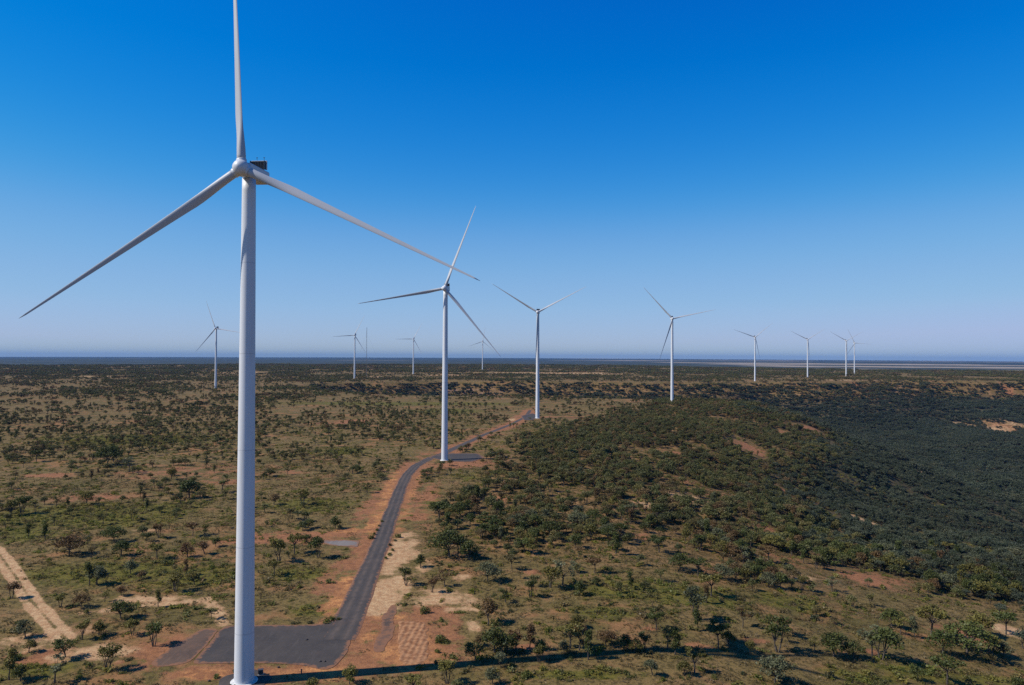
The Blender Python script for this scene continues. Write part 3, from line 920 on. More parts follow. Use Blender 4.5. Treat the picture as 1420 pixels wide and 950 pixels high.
def leaf_mat(name, color_source, trans=.22):
    """color_source: 'object' uses the tree's own colour; a list of colours picks one per plant"""
    m, t = new_mat(name)
    oi = t.n("ShaderNodeObjectInfo")
    if color_source == 'object':
        c = oi.outputs["Color"]
    else:
        nd = t.n("ShaderNodeValToRGB"); el = nd.color_ramp.elements
        while len(el) < len(color_source): el.new(.5)
        for i, (e, cc) in enumerate(zip(el, color_source)):
            e.position = i / (len(color_source) - 1); e.color = (*cc, 1)
        t.l(oi.outputs["Random"], nd.inputs[0]); c = nd.outputs[0]
    pos = t.n("ShaderNodeNewGeometry").outputs["Position"]
    n = t.noise(pos, .9, 2, .6)
    n2 = t.noise(pos, .022, 3, .6)
    hs = t.n("ShaderNodeHueSaturation"); t.l(c, hs.inputs["Color"])
    n3 = t.noise(pos, .009, 4, .65)
    t.l(t.math('ADD', t.math('MULTIPLY', t.math('SUBTRACT', n3, .5), 1.6), t.math('ADD', .72, t.math('MULTIPLY', n, .6))), hs.inputs["Value"])
    t.l(t.math('ADD', .485, t.math('MULTIPLY', t.math('SUBTRACT', n2, .5), -.06)), hs.inputs["Hue"])
    col = hs.outputs[0]
    d = t.n("ShaderNodeBsdfDiffuse"); t.l(col, d.inputs[0])
    tr = t.n("ShaderNodeBsdfTranslucent"); t.l(col, tr.inputs[0])
    gl = t.n("ShaderNodeBsdfGlossy"); gl.inputs["Roughness"].default_value = .5; gl.inputs["Color"].default_value = (.5, .5, .5, 1)
    m1 = t.n("ShaderNodeMixShader"); m1.inputs[0].default_value = trans; t.l(d.outputs[0], m1.inputs[1]); t.l(tr.outputs[0], m1.inputs[2])
    m2_ = t.n("ShaderNodeMixShader"); m2_.inputs[0].default_value = .025; t.l(m1.outputs[0], m2_.inputs[1]); t.l(gl.outputs[0], m2_.inputs[2])
    o = t.n("ShaderNodeOutputMaterial"); t.l(m2_.outputs[0], o.inputs[0])
    return m

TONES = {"dark green": (.068, .084, .022), "olive": (.142, .132, .030), "grey-green": (.112, .120, .058), "brownish": (.145, .096, .036)}
M_LEAF = leaf_mat("eucalypt_leaves", 'object')
M_LEAFW = leaf_mat("woodland_leaves", [(.0661, .0753, .0238), (.1032, .1097, .0317), (.1217, .1270, .0476), (.1653, .1481, .0397), (.0846, .0952, .0344), (.1719, .1164, .0450), (.1190, .1217, .0344)])
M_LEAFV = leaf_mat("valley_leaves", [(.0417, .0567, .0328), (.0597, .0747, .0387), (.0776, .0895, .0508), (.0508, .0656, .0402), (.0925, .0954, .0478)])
M_SHRUB = leaf_mat("shrub_leaves", 'object', .3)
M_SHRUBW = leaf_mat("undergrowth_leaves", [(.2063, .2117, .0323), (.1435, .1579, .0323), (.2691, .2422, .0467), (.1112, .1220, .0359), (.1615, .1650, .0323), (.2332, .1794, .0646), (.0987, .0987, .0323)], .4140)
M_GRASS = leaf_mat("dry_tussock", [(.19, .145, .060), (.135, .108, .036), (.090, .078, .024), (.24, .185, .09), (.11, .088, .030), (.066, .058, .018)], .3)
M_BARK, _t = new_mat("grey_bark")
_p = _t.n("ShaderNodeTexCoord").outputs["Object"]
_t.finish(_t.mix(_t.thr(_t.noise(_p, 2.0, 4), .4, .62), (.105, .085, .068), (.055, .044, .036)), .9, spec=.15)

def set_mesh(name, V, F, mats, fmat=None):
    me = bpy.data.meshes.new(name)
    V = np.asarray(V, np.float32)
    quads = np.asarray(F, np.int32)
    me.vertices.add(len(V)); me.vertices.foreach_set("co", V.ravel())
    me.loops.add(quads.size); me.loops.foreach_set("vertex_index", quads.ravel())
    me.polygons.add(len(quads)); me.polygons.foreach_set("loop_start", np.arange(0, quads.size, 4, dtype=np.int32))
    if fmat is not None: me.polygons.foreach_set("material_index", np.asarray(fmat, np.int32))
    for m in mats: me.materials.append(m)
    me.update(calc_edges=True)
    return me

KINDS_T = list(SHAPES)
TREE_MESH = {}
for i, k in enumerate(KINDS_T):
    for var in range(3):
        tv, tf, lv, lf = tree_geo(k, 100 + i * 7 + var)
        TREE_MESH[(k, var)] = (set_mesh("trunk", tv, tf, [M_BARK]), set_mesh("crown", lv, lf, [M_LEAF]))

# ------------------------------------------------------------------ where the trees stand
NOTABLE = [  # base u, v, height px, shape, tone
    (96, 770, 30, "broad spreading", "brownish"), (158, 751, 24, "broad spreading", "dark green"), (168, 771, 25, "rounded bushy", "dark green"), (220, 746, 20, "vase-shaped", "brownish"),
    (218, 775, 22, "flat-topped", "olive"), (260, 772, 22, "rounded bushy", "brownish"), (284, 768, 20, "leaning lopsided", "brownish"), (267, 743, 19, "flat-topped", "brownish"), (284, 741, 14, "vase-shaped", "olive"),
    (299, 758, 16, "rounded bushy", "dark green"), (122, 756, 14, "sparse open", "grey-green"), (124, 811, 34, "slender upright", "dark green"), (134, 811, 30, "slender upright", "dark green"), (243, 820, 27, "vase-shaped", "olive"),
    (16, 830, 25, "forked twin-stemmed", "brownish"), (84, 842, 19, "vase-shaped", "olive"), (113, 842, 21, "broad spreading", "brownish"), (145, 835, 19, "sparse open", "olive"), (168, 826, 16, "rounded bushy", "brownish"),
    (167, 858, 28, "broad spreading", "dark green"), (113, 887, 27, "vase-shaped", "dark green"), (137, 881, 24, "rounded bushy", "olive"), (184, 881, 26, "forked twin-stemmed", "olive"), (213, 896, 30, "vase-shaped", "dark green"),
    (149, 929, 34, "vase-shaped", "olive"), (91, 911, 32, "leaning lopsided", "dark green"), (13, 943, 46, "slender upright", "olive"), (75, 947, 38, "sparse open", "grey-green"),
    (262, 691, 30, "rounded bushy", "dark green"), (308, 682, 24, "broad spreading", "dark green"), (465, 733, 20, "rounded bushy", "dark green"), (387, 779, 35, "vase-shaped", "olive"), (409, 768, 27, "flat-topped", "olive"), (441, 773, 35, "forked twin-stemmed", "dark green"),
    (563, 812, 24, "vase-shaped", "dark green"), (583, 787, 20, "rounded bushy", "dark green"), (609, 723, 27, "flat-topped", "dark green"), (622, 772, 40, "broad spreading", "dark green"), (650, 776, 30, "rounded bushy", "dark green"), (676, 806, 30, "broad spreading", "grey-green"),
    (617, 814, 25, "sparse open", "brownish"), (686, 905, 40, "rounded bushy", "dark green"), (676, 868, 36, "broad spreading", "dark green"), (485, 949, 30, "rounded bushy", "olive"), (620, 948, 34, "vase-shaped", "olive"), (683, 948, 26, "rounded bushy", "grey-green"),
    (735, 828, 25, "vase-shaped", "dark green"), (804, 825, 22, "rounded bushy", "dark green"), (763, 815, 36, "forked twin-stemmed", "olive"), (780, 812, 36, "sparse open", "grey-green"), (966, 860, 43, "vase-shaped", "grey-green"), (986, 827, 30, "flat-topped", "olive"), (910, 873, 25, "flat-topped", "dark green"), (936, 908, 40, "slender upright", "dark green"),
    (925, 900, 30, "sparse open", "olive"), (996, 899, 36, "flat-topped", "dark green"), (1011, 898, 26, "leaning lopsided", "olive"), (1078, 904, 46, "vase-shaped", "dark green"), (1156, 911, 38, "rounded bushy", "dark green"), (1184, 913, 26, "broad spreading", "dark green"), (1222, 915, 52, "forked twin-stemmed", "dark green"), (1210, 910, 40, "sparse open", "grey-green"),
    (1292, 883, 40, "flat-topped", "olive"), (1307, 908, 42, "rounded bushy", "dark green"), (1341, 908, 50, "broad spreading", "dark green"), (1374, 909, 30, "vase-shaped", "olive"), (1392, 911, 24, "rounded bushy", "grey-green"), (1268, 884, 30, "slender upright", "grey-green"), (1250, 880, 26, "sparse open", "olive"),
    (1075, 949, 42, "broad spreading", "grey-green"), (1313, 949, 38, "flat-topped", "dark green"), (963, 934, 38, "sparse open", "olive"), (905, 936, 24, "leaning lopsided", "grey-green"), (949, 936, 22, "rounded bushy", "olive"), (816, 915, 42, "slender upright", "dark green"), (791, 900, 34, "flat-topped", "olive"), (803, 902, 34, "sparse open", "brownish"), (735, 902, 38, "slender upright", "brownish"),
    (755, 916, 30, "leaning lopsided", "dark green"), (747, 918, 24, "vase-shaped", "olive"), (865, 903, 26, "rounded bushy", "dark green"), (880, 905, 22, "broad spreading", "olive"), (703, 906, 32, "rounded bushy", "dark green"), (714, 903, 28, "vase-shaped", "brownish"), (782, 905, 20, "rounded bushy", "grey-green"), (840, 896, 24, "broad spreading", "brownish"),
    (895, 900, 22, "vase-shaped", "dark green"), (660, 915, 30, "leaning lopsided", "olive"), (695, 926, 24, "forked twin-stemmed", "grey-green"), (1360, 880, 34, "rounded bushy", "olive"), (1395, 880, 30, "flat-topped", "dark green"), (1236, 870, 30, "rounded bushy", "dark green"),
    (150, 645, 30, "broad spreading", "dark green"), (180, 655, 22, "rounded bushy", "dark green"), (157, 640, 26, "rounded bushy", "dark green"), (420, 700, 22, "vase-shaped", "olive"), (238, 665, 20, "rounded bushy", "dark green"), (50, 640, 16, "flat-topped", "dark green"),
    (1040, 905, 20, "rounded bushy", "olive"), (1130, 905, 22, "sparse open", "olive"), (1420, 900, 34, "forked twin-stemmed", "dark green"), (40, 905, 20, "rounded bushy", "olive"), (28, 945, 26, "rounded bushy", "dark green"), (380, 700, 18, "rounded bushy", "brownish"), (120, 700, 22, "rounded bushy", "olive"), (15, 715, 26, "forked twin-stemmed", "olive"), (30, 712, 24, "vase-shaped", "dark green"),
]
trees = []     # x, y, scale, kind, var, tone
for (u, v, hp, kind, tone) in NOTABLE:
    x, y = ground_at(u, v)
    d = math.hypot(x, y)
    hm = hp * y / FPX * .98
    trees.append((x, y, hm / (SHAPES[kind]['H']), kind, int(rng.integers(3)), tone, 1))
nx_ = np.array([(t[0], t[1]) for t in trees])

cell = 5.6
xs = np.arange(-1040, 1040, cell); ys = np.arange(150, 1215, cell)
X, Y = np.meshgrid(xs, ys)
X = (X + rng.uniform(-.48, .48, X.shape) * cell).ravel(); Y = (Y + rng.uniform(-.48, .48, Y.shape) * cell).ravel()
k = (np.abs(X) < .80 * Y + 8) & (np.hypot(X, Y) < 1215) & (Y > 170)
X = X[k]; Y = Y[k]
W = wood(X, Y)
patch = fbm(X, Y, 70, 81, 3)
grassd = (1 / 560) + (1 / 185 - 1 / 560) * sstep(380, 720, np.hypot(X, Y))
grassd = grassd * (.25 + 1.8 * sstep(.40, .62, patch))
right_open = (X > -30) & (Y < 330)
grassd = np.where(right_open, 1 / 900 * (.3 + 1.6 * sstep(.45, .6, patch)), grassd)
patch2 = fbm(X, Y, 38, 91, 3)
woodd = 1 / 44 * (.20 + .80 * sstep(.34, .48, patch2)) * (1 + 1.1 * sstep(20, 170, valley_s(X, Y)))
dens = grassd * (1 - W) + woodd * W
dens = dens * (1 - .97 * sstep(.15, .7, blobs(X, Y, GAPS))) * (1 - .9 * blobs(X, Y, RED)) * (1 - .85 * blobs(X, Y, PALE))
acc = rng.uniform(0, 1, X.shape) < dens * cell * cell
acc &= ~clear_mask(X, Y)
X = X[acc]; Y = Y[acc]; W = W[acc]
tone_names = list(TONES)
for x, y, w in zip(X, Y, W):
    if np.min((nx_[:, 0] - x) ** 2 + (nx_[:, 1] - y) ** 2) < 30: continue
    if w > .5:
        kind = KINDS_T[int(rng.choice(8, p=[.34, .06, .06, .1, .06, .24, .06, .08]))]
        tone = tone_names[int(rng.choice(4, p=[.60, .20, .15, .05]))]
        s = rng.uniform(.55, 1.25)
    else:
        kind = KINDS_T[int(rng.choice(8, p=[.2, .16, .05, .12, .12, .1, .1, .15]))]
        tone = tone_names[int(rng.choice(4, p=[.38, .27, .12, .23]))]
        s = rng.uniform(.42, .98)
    trees.append((float(x), float(y), float(s), kind, int(rng.integers(3)), tone, 0))

TX = np.array([t[0] for t in trees]); TY = np.array([t[1] for t in trees])
TZ = height(TX, TY)
TS = np.array([t[2] for t in trees]); TH = np.array([SHAPES[t[3]]['H'] for t in trees]) * TS
pu, pv, pw = project(np.stack([TX, TY, TZ], 1))
hpx = TH * FPX / pw
inview = (pu > 2) & (pu < 1418) & (pv - hpx < 942) & ~((np.abs(pu - 343) < 13) & (pv < 940))
rank = np.where(inview, hpx, 0)
rank = rank + np.array([1000 * t[6] for t in trees]) * inview
single = set(np.argsort(-rank)[:300].tolist())

# --- labels: place by landmark, then looks; no label twice
def zone(i):
    u, v, x, y = pu[i], pv[i], TX[i], TY[i]
    tr = np.interp(v, [770, 800, 835, 866, 885], [0, 22, 45, 72, 90])
    rd = np.interp(v, [582, 626, 641, 661, 714, 751, 785, 850], [723, 615, 582, 566, 540, 527, 516, 486])
    if v > 765 and v < 890 and u < tr + 4: return "left of the pale dirt track", "dirt track"
    if v > 905 and u < 330: return "on sandy ground in near left corner", "corner"
    if v > 838 and u < 330: return "between the pale dirt track and crane pad", "tp"
    if v > 782 and u < 330: return "in shrub belt left of the nearest tower", "belt"
    if v > 735 and u < 120: return "on open grass far left above dirt track", "fl"
    if v > 735 and u < 330: return "on brown flat left of nearest tower", "flat"
    if u < 330 and v > 690: return ("at the far left in upper green belt" if u < 150 else "in upper green belt left of nearest tower"), "ug"
    if u < 330: return ("on the far plateau at the left edge" if u < 120 else "near red clearing left of nearest tower"), "red"
    if u < rd and v > 760: return "between nearest tower and near road stretch", "tr"
    if u < rd: return "between nearest tower and middle road stretch", "tm"
    if v > 923: return ("before the tower shadow, near orange soil" if u < 760 else "before the tower shadow, right of centre" if u < 1120 else "before the tower shadow, near right corner"), "fs"
    if v > 884:
        for a, s in ((720, "beside rutted red earth, at tower shadow"), (850, "along the near half of the long tower shadow"), (960, "along the middle of the long tower shadow"),
                     (1100, "beside the wide dark rotor shadow"), (1250, "along the far half of the tower shadow"), (1500, "where tower shadow reaches right edge")):
            if u < a: return s, "sh"
    if u < 700 and v > 730: return "on the sandy ground just right of the road", "sr"
    if u < 700: return "right of the road below the second turbine", "st"
    if v > 830 and u > 1150: return ("at foot of wooded slope beside open grass" if u < 1300 else "at foot of wooded slope by right edge"), "foot"
    if v > 815: return ("on the open grass slope right of centre" if u < 960 else "on the open grass slope under the wood edge"), "og"
    row = "front edge" if v > 775 else "middle"
    for a, s in ((780, "below the third turbine"), (870, "left of hill turbine"), (960, "below hill turbine"), (1060, "right of hill turbine"), (1160, "below escarpment turbines"), (1290, "below close turbine pair"), (1500, "towards the right edge")):
        if u < a: return f"at {row} of hill wood, {s}", "w"
used = set()
def size_word(h): return "tall" if h > 8.0 else "low" if h < 4.6 else "medium-sized" if h > 6.2 else "small"
NEI = ["", " standing alone", " crowded by others"]
order = sorted(single, key=lambda i: -rank[i])
shape_alts = {}
def build_tree(i):
    x, y, s, kind, var, tone, nb = trees[i]
    z_, _ = zone(i)
    # a tree whose look repeats a neighbour's takes another shape or tone that is still free there
    cand = [(kind, tone)] + [(k2, t2) for k2 in rng.permutation(KINDS_T) for t2 in rng.permutation(tone_names)]
    lab = None
    H = TH[i]
    for k2, t2 in cand:
        h2 = H if nb else s * SHAPES[k2]['H']
        l2 = f"{size_word(h2)} {t2} {k2} tree {z_}"
        if l2 not in used: kind, tone, lab = str(k2), str(t2), l2; break
    if lab is None: lab = f"{size_word(H)} {tone} {kind} tree {z_}"
    used.add(lab)
    sc = (H / SHAPES[kind]['H']) if nb else s
    root = empty("gum_tree", (x, y, float(TZ[i]) - .05), float(rng.uniform(0, 6.28)))
    wsc = sc * float(rng.uniform(.92, 1.15))
    root.scale = (wsc, wsc, sc)
    tm, cm = TREE_MESH[(kind, var)]
    a = bpy.data.objects.new("trunk", tm); COL.objects.link(a); a.parent = root
    b = bpy.data.objects.new("crown", cm); COL.objects.link(b); b.parent = root
    j = rng.uniform(.85, 1.18)
    b.color = (*[q * j for q in TONES[tone]], 1)
    tag(root, lab, "tree", "scattered gum trees on the plateau and slope")
for i in order: build_tree(i)

# ------------------------------------------------------------------ one object for all the other trees
def gn_scatter(name, protos, pts, label, cat):
    """protos: list of (V, quads, material index per face); pts: dict with co, scale, rot, idx (1-based).  One object."""
    Vs = [pts['co']]; Fs = []; Ms = []; pr = [np.zeros(len(pts['co']), np.int32)]
    off = len(pts['co'])
    for k, (V, F, fm) in enumerate(protos):
        Vs.append(V); Fs.append(np.asarray(F) + off); Ms.append(fm); pr.append(np.full(len(V), k + 1, np.int32)); off += len(V)
    mats = pts['mats']
    me = set_mesh(name, np.concatenate(Vs), np.concatenate(Fs), mats, np.concatenate(Ms))
    def put(nm, typ, arr, extra):
        a = me.attributes.new(nm, typ, 'POINT')
        full = np.concatenate([arr, np.zeros(extra, arr.dtype)]); a.data.foreach_set("value", full)
    ex = off - len(pts['co'])
    a = me.attributes.new("proto", 'INT', 'POINT'); a.data.foreach_set("value", np.concatenate(pr))
    put("size", 'FLOAT', pts['scale'].astype(np.float32), ex); put("turn", 'FLOAT', pts['rot'].astype(np.float32), ex); put("idx", 'INT', pts['idx'].astype(np.int32), ex)
    o = bpy.data.objects.new(name, me); COL.objects.link(o)
    ng = bpy.data.node_groups.new(name + "_scatter", 'GeometryNodeTree')
    ng.interface.new_socket("Geometry", in_out='INPUT', socket_type='NodeSocketGeometry'); ng.interface.new_socket("Geometry", in_out='OUTPUT', socket_type='NodeSocketGeometry')
    N = ng.nodes.new; L = ng.links.new
    gi = N("NodeGroupInput"); go = N("NodeGroupOutput")
    def named(nm, typ):
        q = N("GeometryNodeInputNamedAttribute"); q.data_type = typ; q.inputs[0].default_value = nm; return [s for s in q.outputs if s.enabled][0]
    def eq(sock, val):
        c = N("FunctionNodeCompare"); c.data_type = 'INT'; c.operation = 'EQUAL'
        ins = [s for s in c.inputs if s.enabled]; L(sock, ins[0]); ins[1].default_value = val
        return c.outputs[0]
    P = named("proto", 'INT'); I = named("idx", 'INT'); S = named("size", 'FLOAT'); T = named("turn", 'FLOAT')
    def sep(val):
        q = N("GeometryNodeSeparateGeometry"); q.domain = 'POINT'; L(gi.outputs[0], q.inputs[0]); L(eq(P, val), q.inputs[1]); return q.outputs[0]
    base = sep(0)
    cx = N("ShaderNodeCombineXYZ"); L(T, cx.inputs[2])
    e2r = N("FunctionNodeEulerToRotation"); L(cx.outputs[0], e2r.inputs[0])
    join = N("GeometryNodeJoinGeometry")
    for k in range(len(protos)):
        ip = N("GeometryNodeInstanceOnPoints")
        L(base, ip.inputs["Points"]); L(eq(I, k + 1), ip.inputs["Selection"]); L(sep(k + 1), ip.inputs["Instance"])
        L(e2r.outputs[0], ip.inputs["Rotation"]); L(S, ip.inputs["Scale"])
        L(ip.outputs[0], join.inputs[0])
    L(join.outputs[0], go.inputs[0])
    md = o.modifiers.new("scatter", 'NODES'); md.node_group = ng
    return tag(o, label, cat, kind="stuff")

def join_tree(tg):
    tv, tf, lv, lf = tg
    V = np.concatenate([tv, lv]); F = np.concatenate([np.asarray(tf), np.asarray(lf) + len(tv)])
    return V, F, np.r_[np.zeros(len(tf), int), np.ones(len(lf), int)]

protos = []
for i, kx in enumerate(KINDS_T):
    protos.append(join_tree(tree_geo(kx, 300 + i, .8, 1.12)))
    protos.append(join_tree(tree_geo(kx, 340 + i, .8, 1.12)))
    protos.append(join_tree(tree_geo(kx, 620 + i, .7, 1.2)))
def patch_proto(n, rad, lf, ls, seed, smin, smax, kp):
    g = np.random.default_rng(seed); VV, FF, MM = [], [], []; off = 0
    pts = []
    for q in range(n):
        a = g.uniform(0, 6.28); r_ = rad * math.sqrt(g.uniform())
        kx = KINDS_T[int(g.choice(8, p=kp))]
        V, F, M = join_tree(tree_geo(kx, seed * 50 + q, lf, ls, 4))
        s = g.uniform(smin, smax); th = g.uniform(0, 6.28)
        rot = np.array([[math.cos(th), -math.sin(th), 0], [math.sin(th), math.cos(th), 0], [0, 0, 1]])
        V = (V * s) @ rot.T + np.array([r_ * math.cos(a), r_ * math.sin(a), -.4])
        VV.append(V); FF.append(F + off); MM.append(M); off += len(V)
    return np.concatenate(VV), np.concatenate(FF), np.concatenate(MM)
KP_W = [.36, .04, .04, .1, .04, .30, .04, .08]; KP_G = [.26, .14, .04, .12, .1, .14, .1, .10]
n1 = len(protos)
for q in range(4): protos.append(patch_proto(3, 11, .22, 2.0, 500 + q, .65, 1.05, KP_G))       # open scrub, middle distance
n2 = len(protos)
for q in range(4): protos.append(patch_proto(10, 14, .22, 2.0, 520 + q, .75, 1.15, KP_W))      # closed wood, middle distance
n3 = len(protos)
for q in range(3): protos.append(patch_proto(26, 38, .09, 3.2, 540 + q, .8, 1.3, KP_W))        # far wood
n4 = len(protos)
for q in range(4):
    V_, F_, M_ = patch_proto(13, 14, .22, 2.0, 560 + q, .8, 1.2, KP_W); protos.append((V_, F_, np.where(M_ == 1, 2, M_)))   # valley wood with darker, bluer leaves
n5 = len(protos)
for i, kx in enumerate(KINDS_T):
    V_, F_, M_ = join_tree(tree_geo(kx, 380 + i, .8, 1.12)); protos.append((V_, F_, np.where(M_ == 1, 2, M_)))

co, sc_, id_ = [], [], []
kidx = {k: i for i, k in enumerate(KINDS_T)}
for i, t in enumerate(trees):
    if i in single: continue
    co.append((t[0], t[1], TZ[i] - .1)); sc_.append(t[2])
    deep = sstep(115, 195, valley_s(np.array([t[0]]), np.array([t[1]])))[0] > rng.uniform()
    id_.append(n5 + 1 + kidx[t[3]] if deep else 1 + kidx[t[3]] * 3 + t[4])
def cells(dmin, dmax, c):
    xs = np.arange(-dmax, dmax, c); ys = np.arange(100, dmax, c)
    X, Y = np.meshgrid(xs, ys)
    X = (X + rng.uniform(-.5, .5, X.shape) * c).ravel(); Y = (Y + rng.uniform(-.5, .5, Y.shape) * c).ravel()
    d = np.hypot(X, Y); k = (np.abs(X) < .80 * Y) & (d > dmin) & (d < dmax)
    return X[k], Y[k]
X, Y = cells(1215, 3200, 22)
W = wood(X, Y); pt = fbm(X, Y, 160, 95, 3); s_ = valley_s(X, Y)
dn = np.where(W > .5, 1.0 - .6 * blobs(X, Y, GAPS), .30 + .62 * sstep(.36, .60, pt)) * (1 - .8 * blobs(X, Y, PALE)) * (1 - .8 * blobs(X, Y, RED))
cl = sstep(5, 60, s_) * (1 - sstep(110, 220, s_)) * sstep(1600, 1900, Y) * sstep(.48, .66, fbm(X, Y, 160, 71, 4))
dn = dn * (1 - .45 * cl)
dn = np.where(np.hypot(X - TPOS[2][0], Y - TPOS[2][1]) < 25, 0, dn)
k = rng.uniform(0, 1, X.shape) < dn
X, Y, W, pt = X[k], Y[k], W[k], pt[k]
Z = height(X, Y)
for x, y, z, w, p, sv in zip(X, Y, Z, W, pt, valley_s(X, Y)):
    dense = w > .5 or rng.uniform() < .04 + .4 * sstep(.54, .72, p)
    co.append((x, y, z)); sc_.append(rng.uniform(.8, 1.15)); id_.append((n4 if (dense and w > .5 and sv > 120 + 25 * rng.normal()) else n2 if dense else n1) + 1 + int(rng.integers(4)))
X, Y = cells(1215, 3200, 24)
W = wood(X, Y); s_ = valley_s(X, Y)
k = (W > .5) & (s_ > 15) & (rng.uniform(0, 1, X.shape) < .9 - .75 * blobs(X, Y, GAPS) - .35 * blobs(X, Y, PALE))
X, Y = X[k], Y[k]; Z = height(X, Y)
for x, y, z in zip(X, Y, Z):
    co.append((x, y, z)); sc_.append(rng.uniform(.8, 1.2)); id_.append(n4 + 1 + int(rng.integers(4)))
X, Y = cells(3200, 7600, 62)
dn = (.35 + .6 * sstep(.40, .58, fbm(X, Y, 420, 97, 4))) * (1 - .85 * blobs(X, Y, PALE)) * (1 - sstep(.5, .9, plain_t(X, Y)))
k = rng.uniform(0, 1, X.shape) < dn
X, Y = X[k], Y[k]; Z = height(X, Y)
for x, y, z in zip(X, Y, Z):
    co.append((x, y, z)); sc_.append(rng.uniform(.8, 1.2)); id_.append(n3 + 1 + int(rng.integers(3)))
co = np.array(co); n_ = len(co)
print("tree points", n_, "singles", len(trees))
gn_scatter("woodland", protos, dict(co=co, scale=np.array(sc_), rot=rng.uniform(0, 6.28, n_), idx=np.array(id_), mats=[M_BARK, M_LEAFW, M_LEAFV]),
           "dark green wood and scattered scrub trees covering hillside, valley and far plateau", "woodland")

# ------------------------------------------------------------------ bushes one can tell apart
BTONES = {"bright green": (.115, .135, .030), "olive": (.11, .108, .042), "dark green": (.055, .070, .028), "yellow-green": (.165, .165, .040)}
BFORMS = {"rounded": (1.0, 1.0), "low wide": (1.45, .7), "ragged": (.9, 1.15)}
BM_ = {}
for i, f in enumerate(BFORMS):
    lv, lf = shrub_geo(700 + i, 260, BFORMS[f][0], BFORMS[f][1], .30); BM_[f] = set_mesh("bush", lv, lf, [M_SHRUB])
BUSH = [(519, 742), (522, 736), (526, 730), (530, 724), (515, 747), (541, 757), (544, 764), (540, 770), (548, 750), (536, 775), (553, 745), (486, 943), (606, 905), (612, 890), (604, 920), (470, 860), (455, 862),
        (430, 864), (410, 865), (300, 940), (325, 932), (1210, 938), (1250, 930), (1190, 945), (1340, 942), (1380, 945), (1290, 935), (1150, 940), (1030, 935), (990, 940), (900, 920), (850, 932), (780, 935), (730, 940),
        (890, 815), (920, 822), (860, 828), (950, 815), (1000, 835), (1040, 840), (1080, 838), (1110, 845), (830, 840), (800, 850), (1130, 860), (900, 845), (940, 840), (20, 815), (55, 800), (100, 795), (180, 800), (270, 805), (230, 795), (300, 800),
        (400, 800), (430, 795), (455, 805), (120, 850), (200, 860), (60, 925), (110, 940), (25, 915), (180, 915), (560, 840), (590, 850), (640, 850)]
for (u, v) in BUSH:
    x, y = ground_at(u, v)
    road = u > 500 and u < 560 and v < 780
    if road: where = "left of the road at the culvert crossing" if u < 533 else "right of the road at the culvert crossing"
    elif v > 925 and u > 1100: where = "in the near right corner, before the tower shadow"
    elif v > 915 and u > 700: where = "in front of the long tower shadow, centre right"
    elif u > 980: where = "on the open slope below the hillside wood, right side"
    elif u > 760: where = "on the open slope below the hillside wood, left side"
    elif u > 550: where = "on the bare ground right of the rutted earth"
    elif u > 370 and v > 855: where = "along the back edge of the crane pad"
    elif u > 370: where = "in the shrub belt between nearest tower and road"
    elif v > 905 and u > 250: where = "on red soil beside the foot of the nearest tower"
    elif v > 845: where = "on the sandy ground left of the crane pad"
    else: where = "in the shrub belt left of the nearest tower"
    lab = None
    for f in rng.permutation(list(BFORMS)):
        for tn in rng.permutation(["bright green", "olive", "dark green", "yellow-green"]):
            for sz, s0, s1 in (("small", .9, 1.2), ("large", 1.7, 2.2)):
                l2 = f"{sz} {tn} {f} bush {where}"
                if lab is None and l2 not in used: lab = l2; sel = (str(f), str(tn), rng.uniform(s0, s1))
    if lab is None: continue
    used.add(lab)
    o = bpy.data.objects.new("bush", BM_[sel[0]]); COL.objects.link(o)
    s = sel[2] * (1 + max(0, math.hypot(x, y) - 250) / 500)
    s = sel[2]
    o.location = (x, y, float(height(x, y)) + (.1 if road else -.05)); o.rotation_euler = (0, 0, rng.uniform(0, 6.28)); o.scale = (s, s, s)
    o.color = (*BTONES[sel[1]], 1)
    tag(o, lab, "bush", "bushes on the near ground")

# ------------------------------------------------------------------ undergrowth and tussocks
def cover_proto(seed, n, rad, h0, h1, lps, ls, mi):
    g = np.random.default_rng(seed); VV, FF = [], []; off = 0
    for q in range(n):
        a = g.uniform(0, 6.28); r_ = rad * math.sqrt(g.uniform()); s = g.uniform(h0, h1)
        V, F = shrub_geo(seed * 90 + q, lps, 1.0, .8, ls)
        V = V * s + np.array([r_ * math.cos(a), r_ * math.sin(a), 0])
        VV.append(V); FF.append(F + off); off += len(V)
    F = np.concatenate(FF)
    return np.concatenate(VV), F, np.full(len(F), mi, int)

X, Y = cells(185, 1000, 4.3)
d = np.hypot(X, Y)
gr = blobs(X, Y, GREEN); pn = fbm(X, Y, 22, 121, 3)
bad = clear_mask(X, Y) | in_poly(X, Y, PAD)
red = np.maximum(blobs(X, Y, RED), np.maximum(blobs(X, Y, PALE), 1 - sstep(5, 14, seg_dist(X, Y, ROAD))))
red = np.maximum(red, np.maximum(1 - sstep(3, 8, seg_dist(X, Y, SHOULDER_L)), 1 - sstep(3, 9, seg_dist(X, Y, SAND))))
red = np.maximum(red, 1 - sstep(3, 6, seg_dist(X, Y, TRACK)))
W = wood(X, Y)
p = (.12 + .34 * sstep(.44, .62, pn) + .95 * gr * sstep(.26, .42, pn) + .25 * W) * (1 - red)
k = (rng.uniform(0, 1, X.shape) < p) & ~bad
X, Y, d2 = X[k], Y[k], d[k]
n_ = len(X); print("shrub points", n_)
gn_scatter("undergrowth", [cover_proto(800 + q, 4, 2.5, .5, 1.55, 52, .42, 0) for q in range(5)],
           dict(co=np.stack([X, Y, height(X, Y) - .08], 1), scale=rng.uniform(.7, 1.35, n_), rot=rng.uniform(0, 6.28, n_), idx=rng.integers(1, 6, n_), mats=[M_SHRUBW]),
           "low green and yellow shrub growth in belts across the near grassland", "undergrowth")
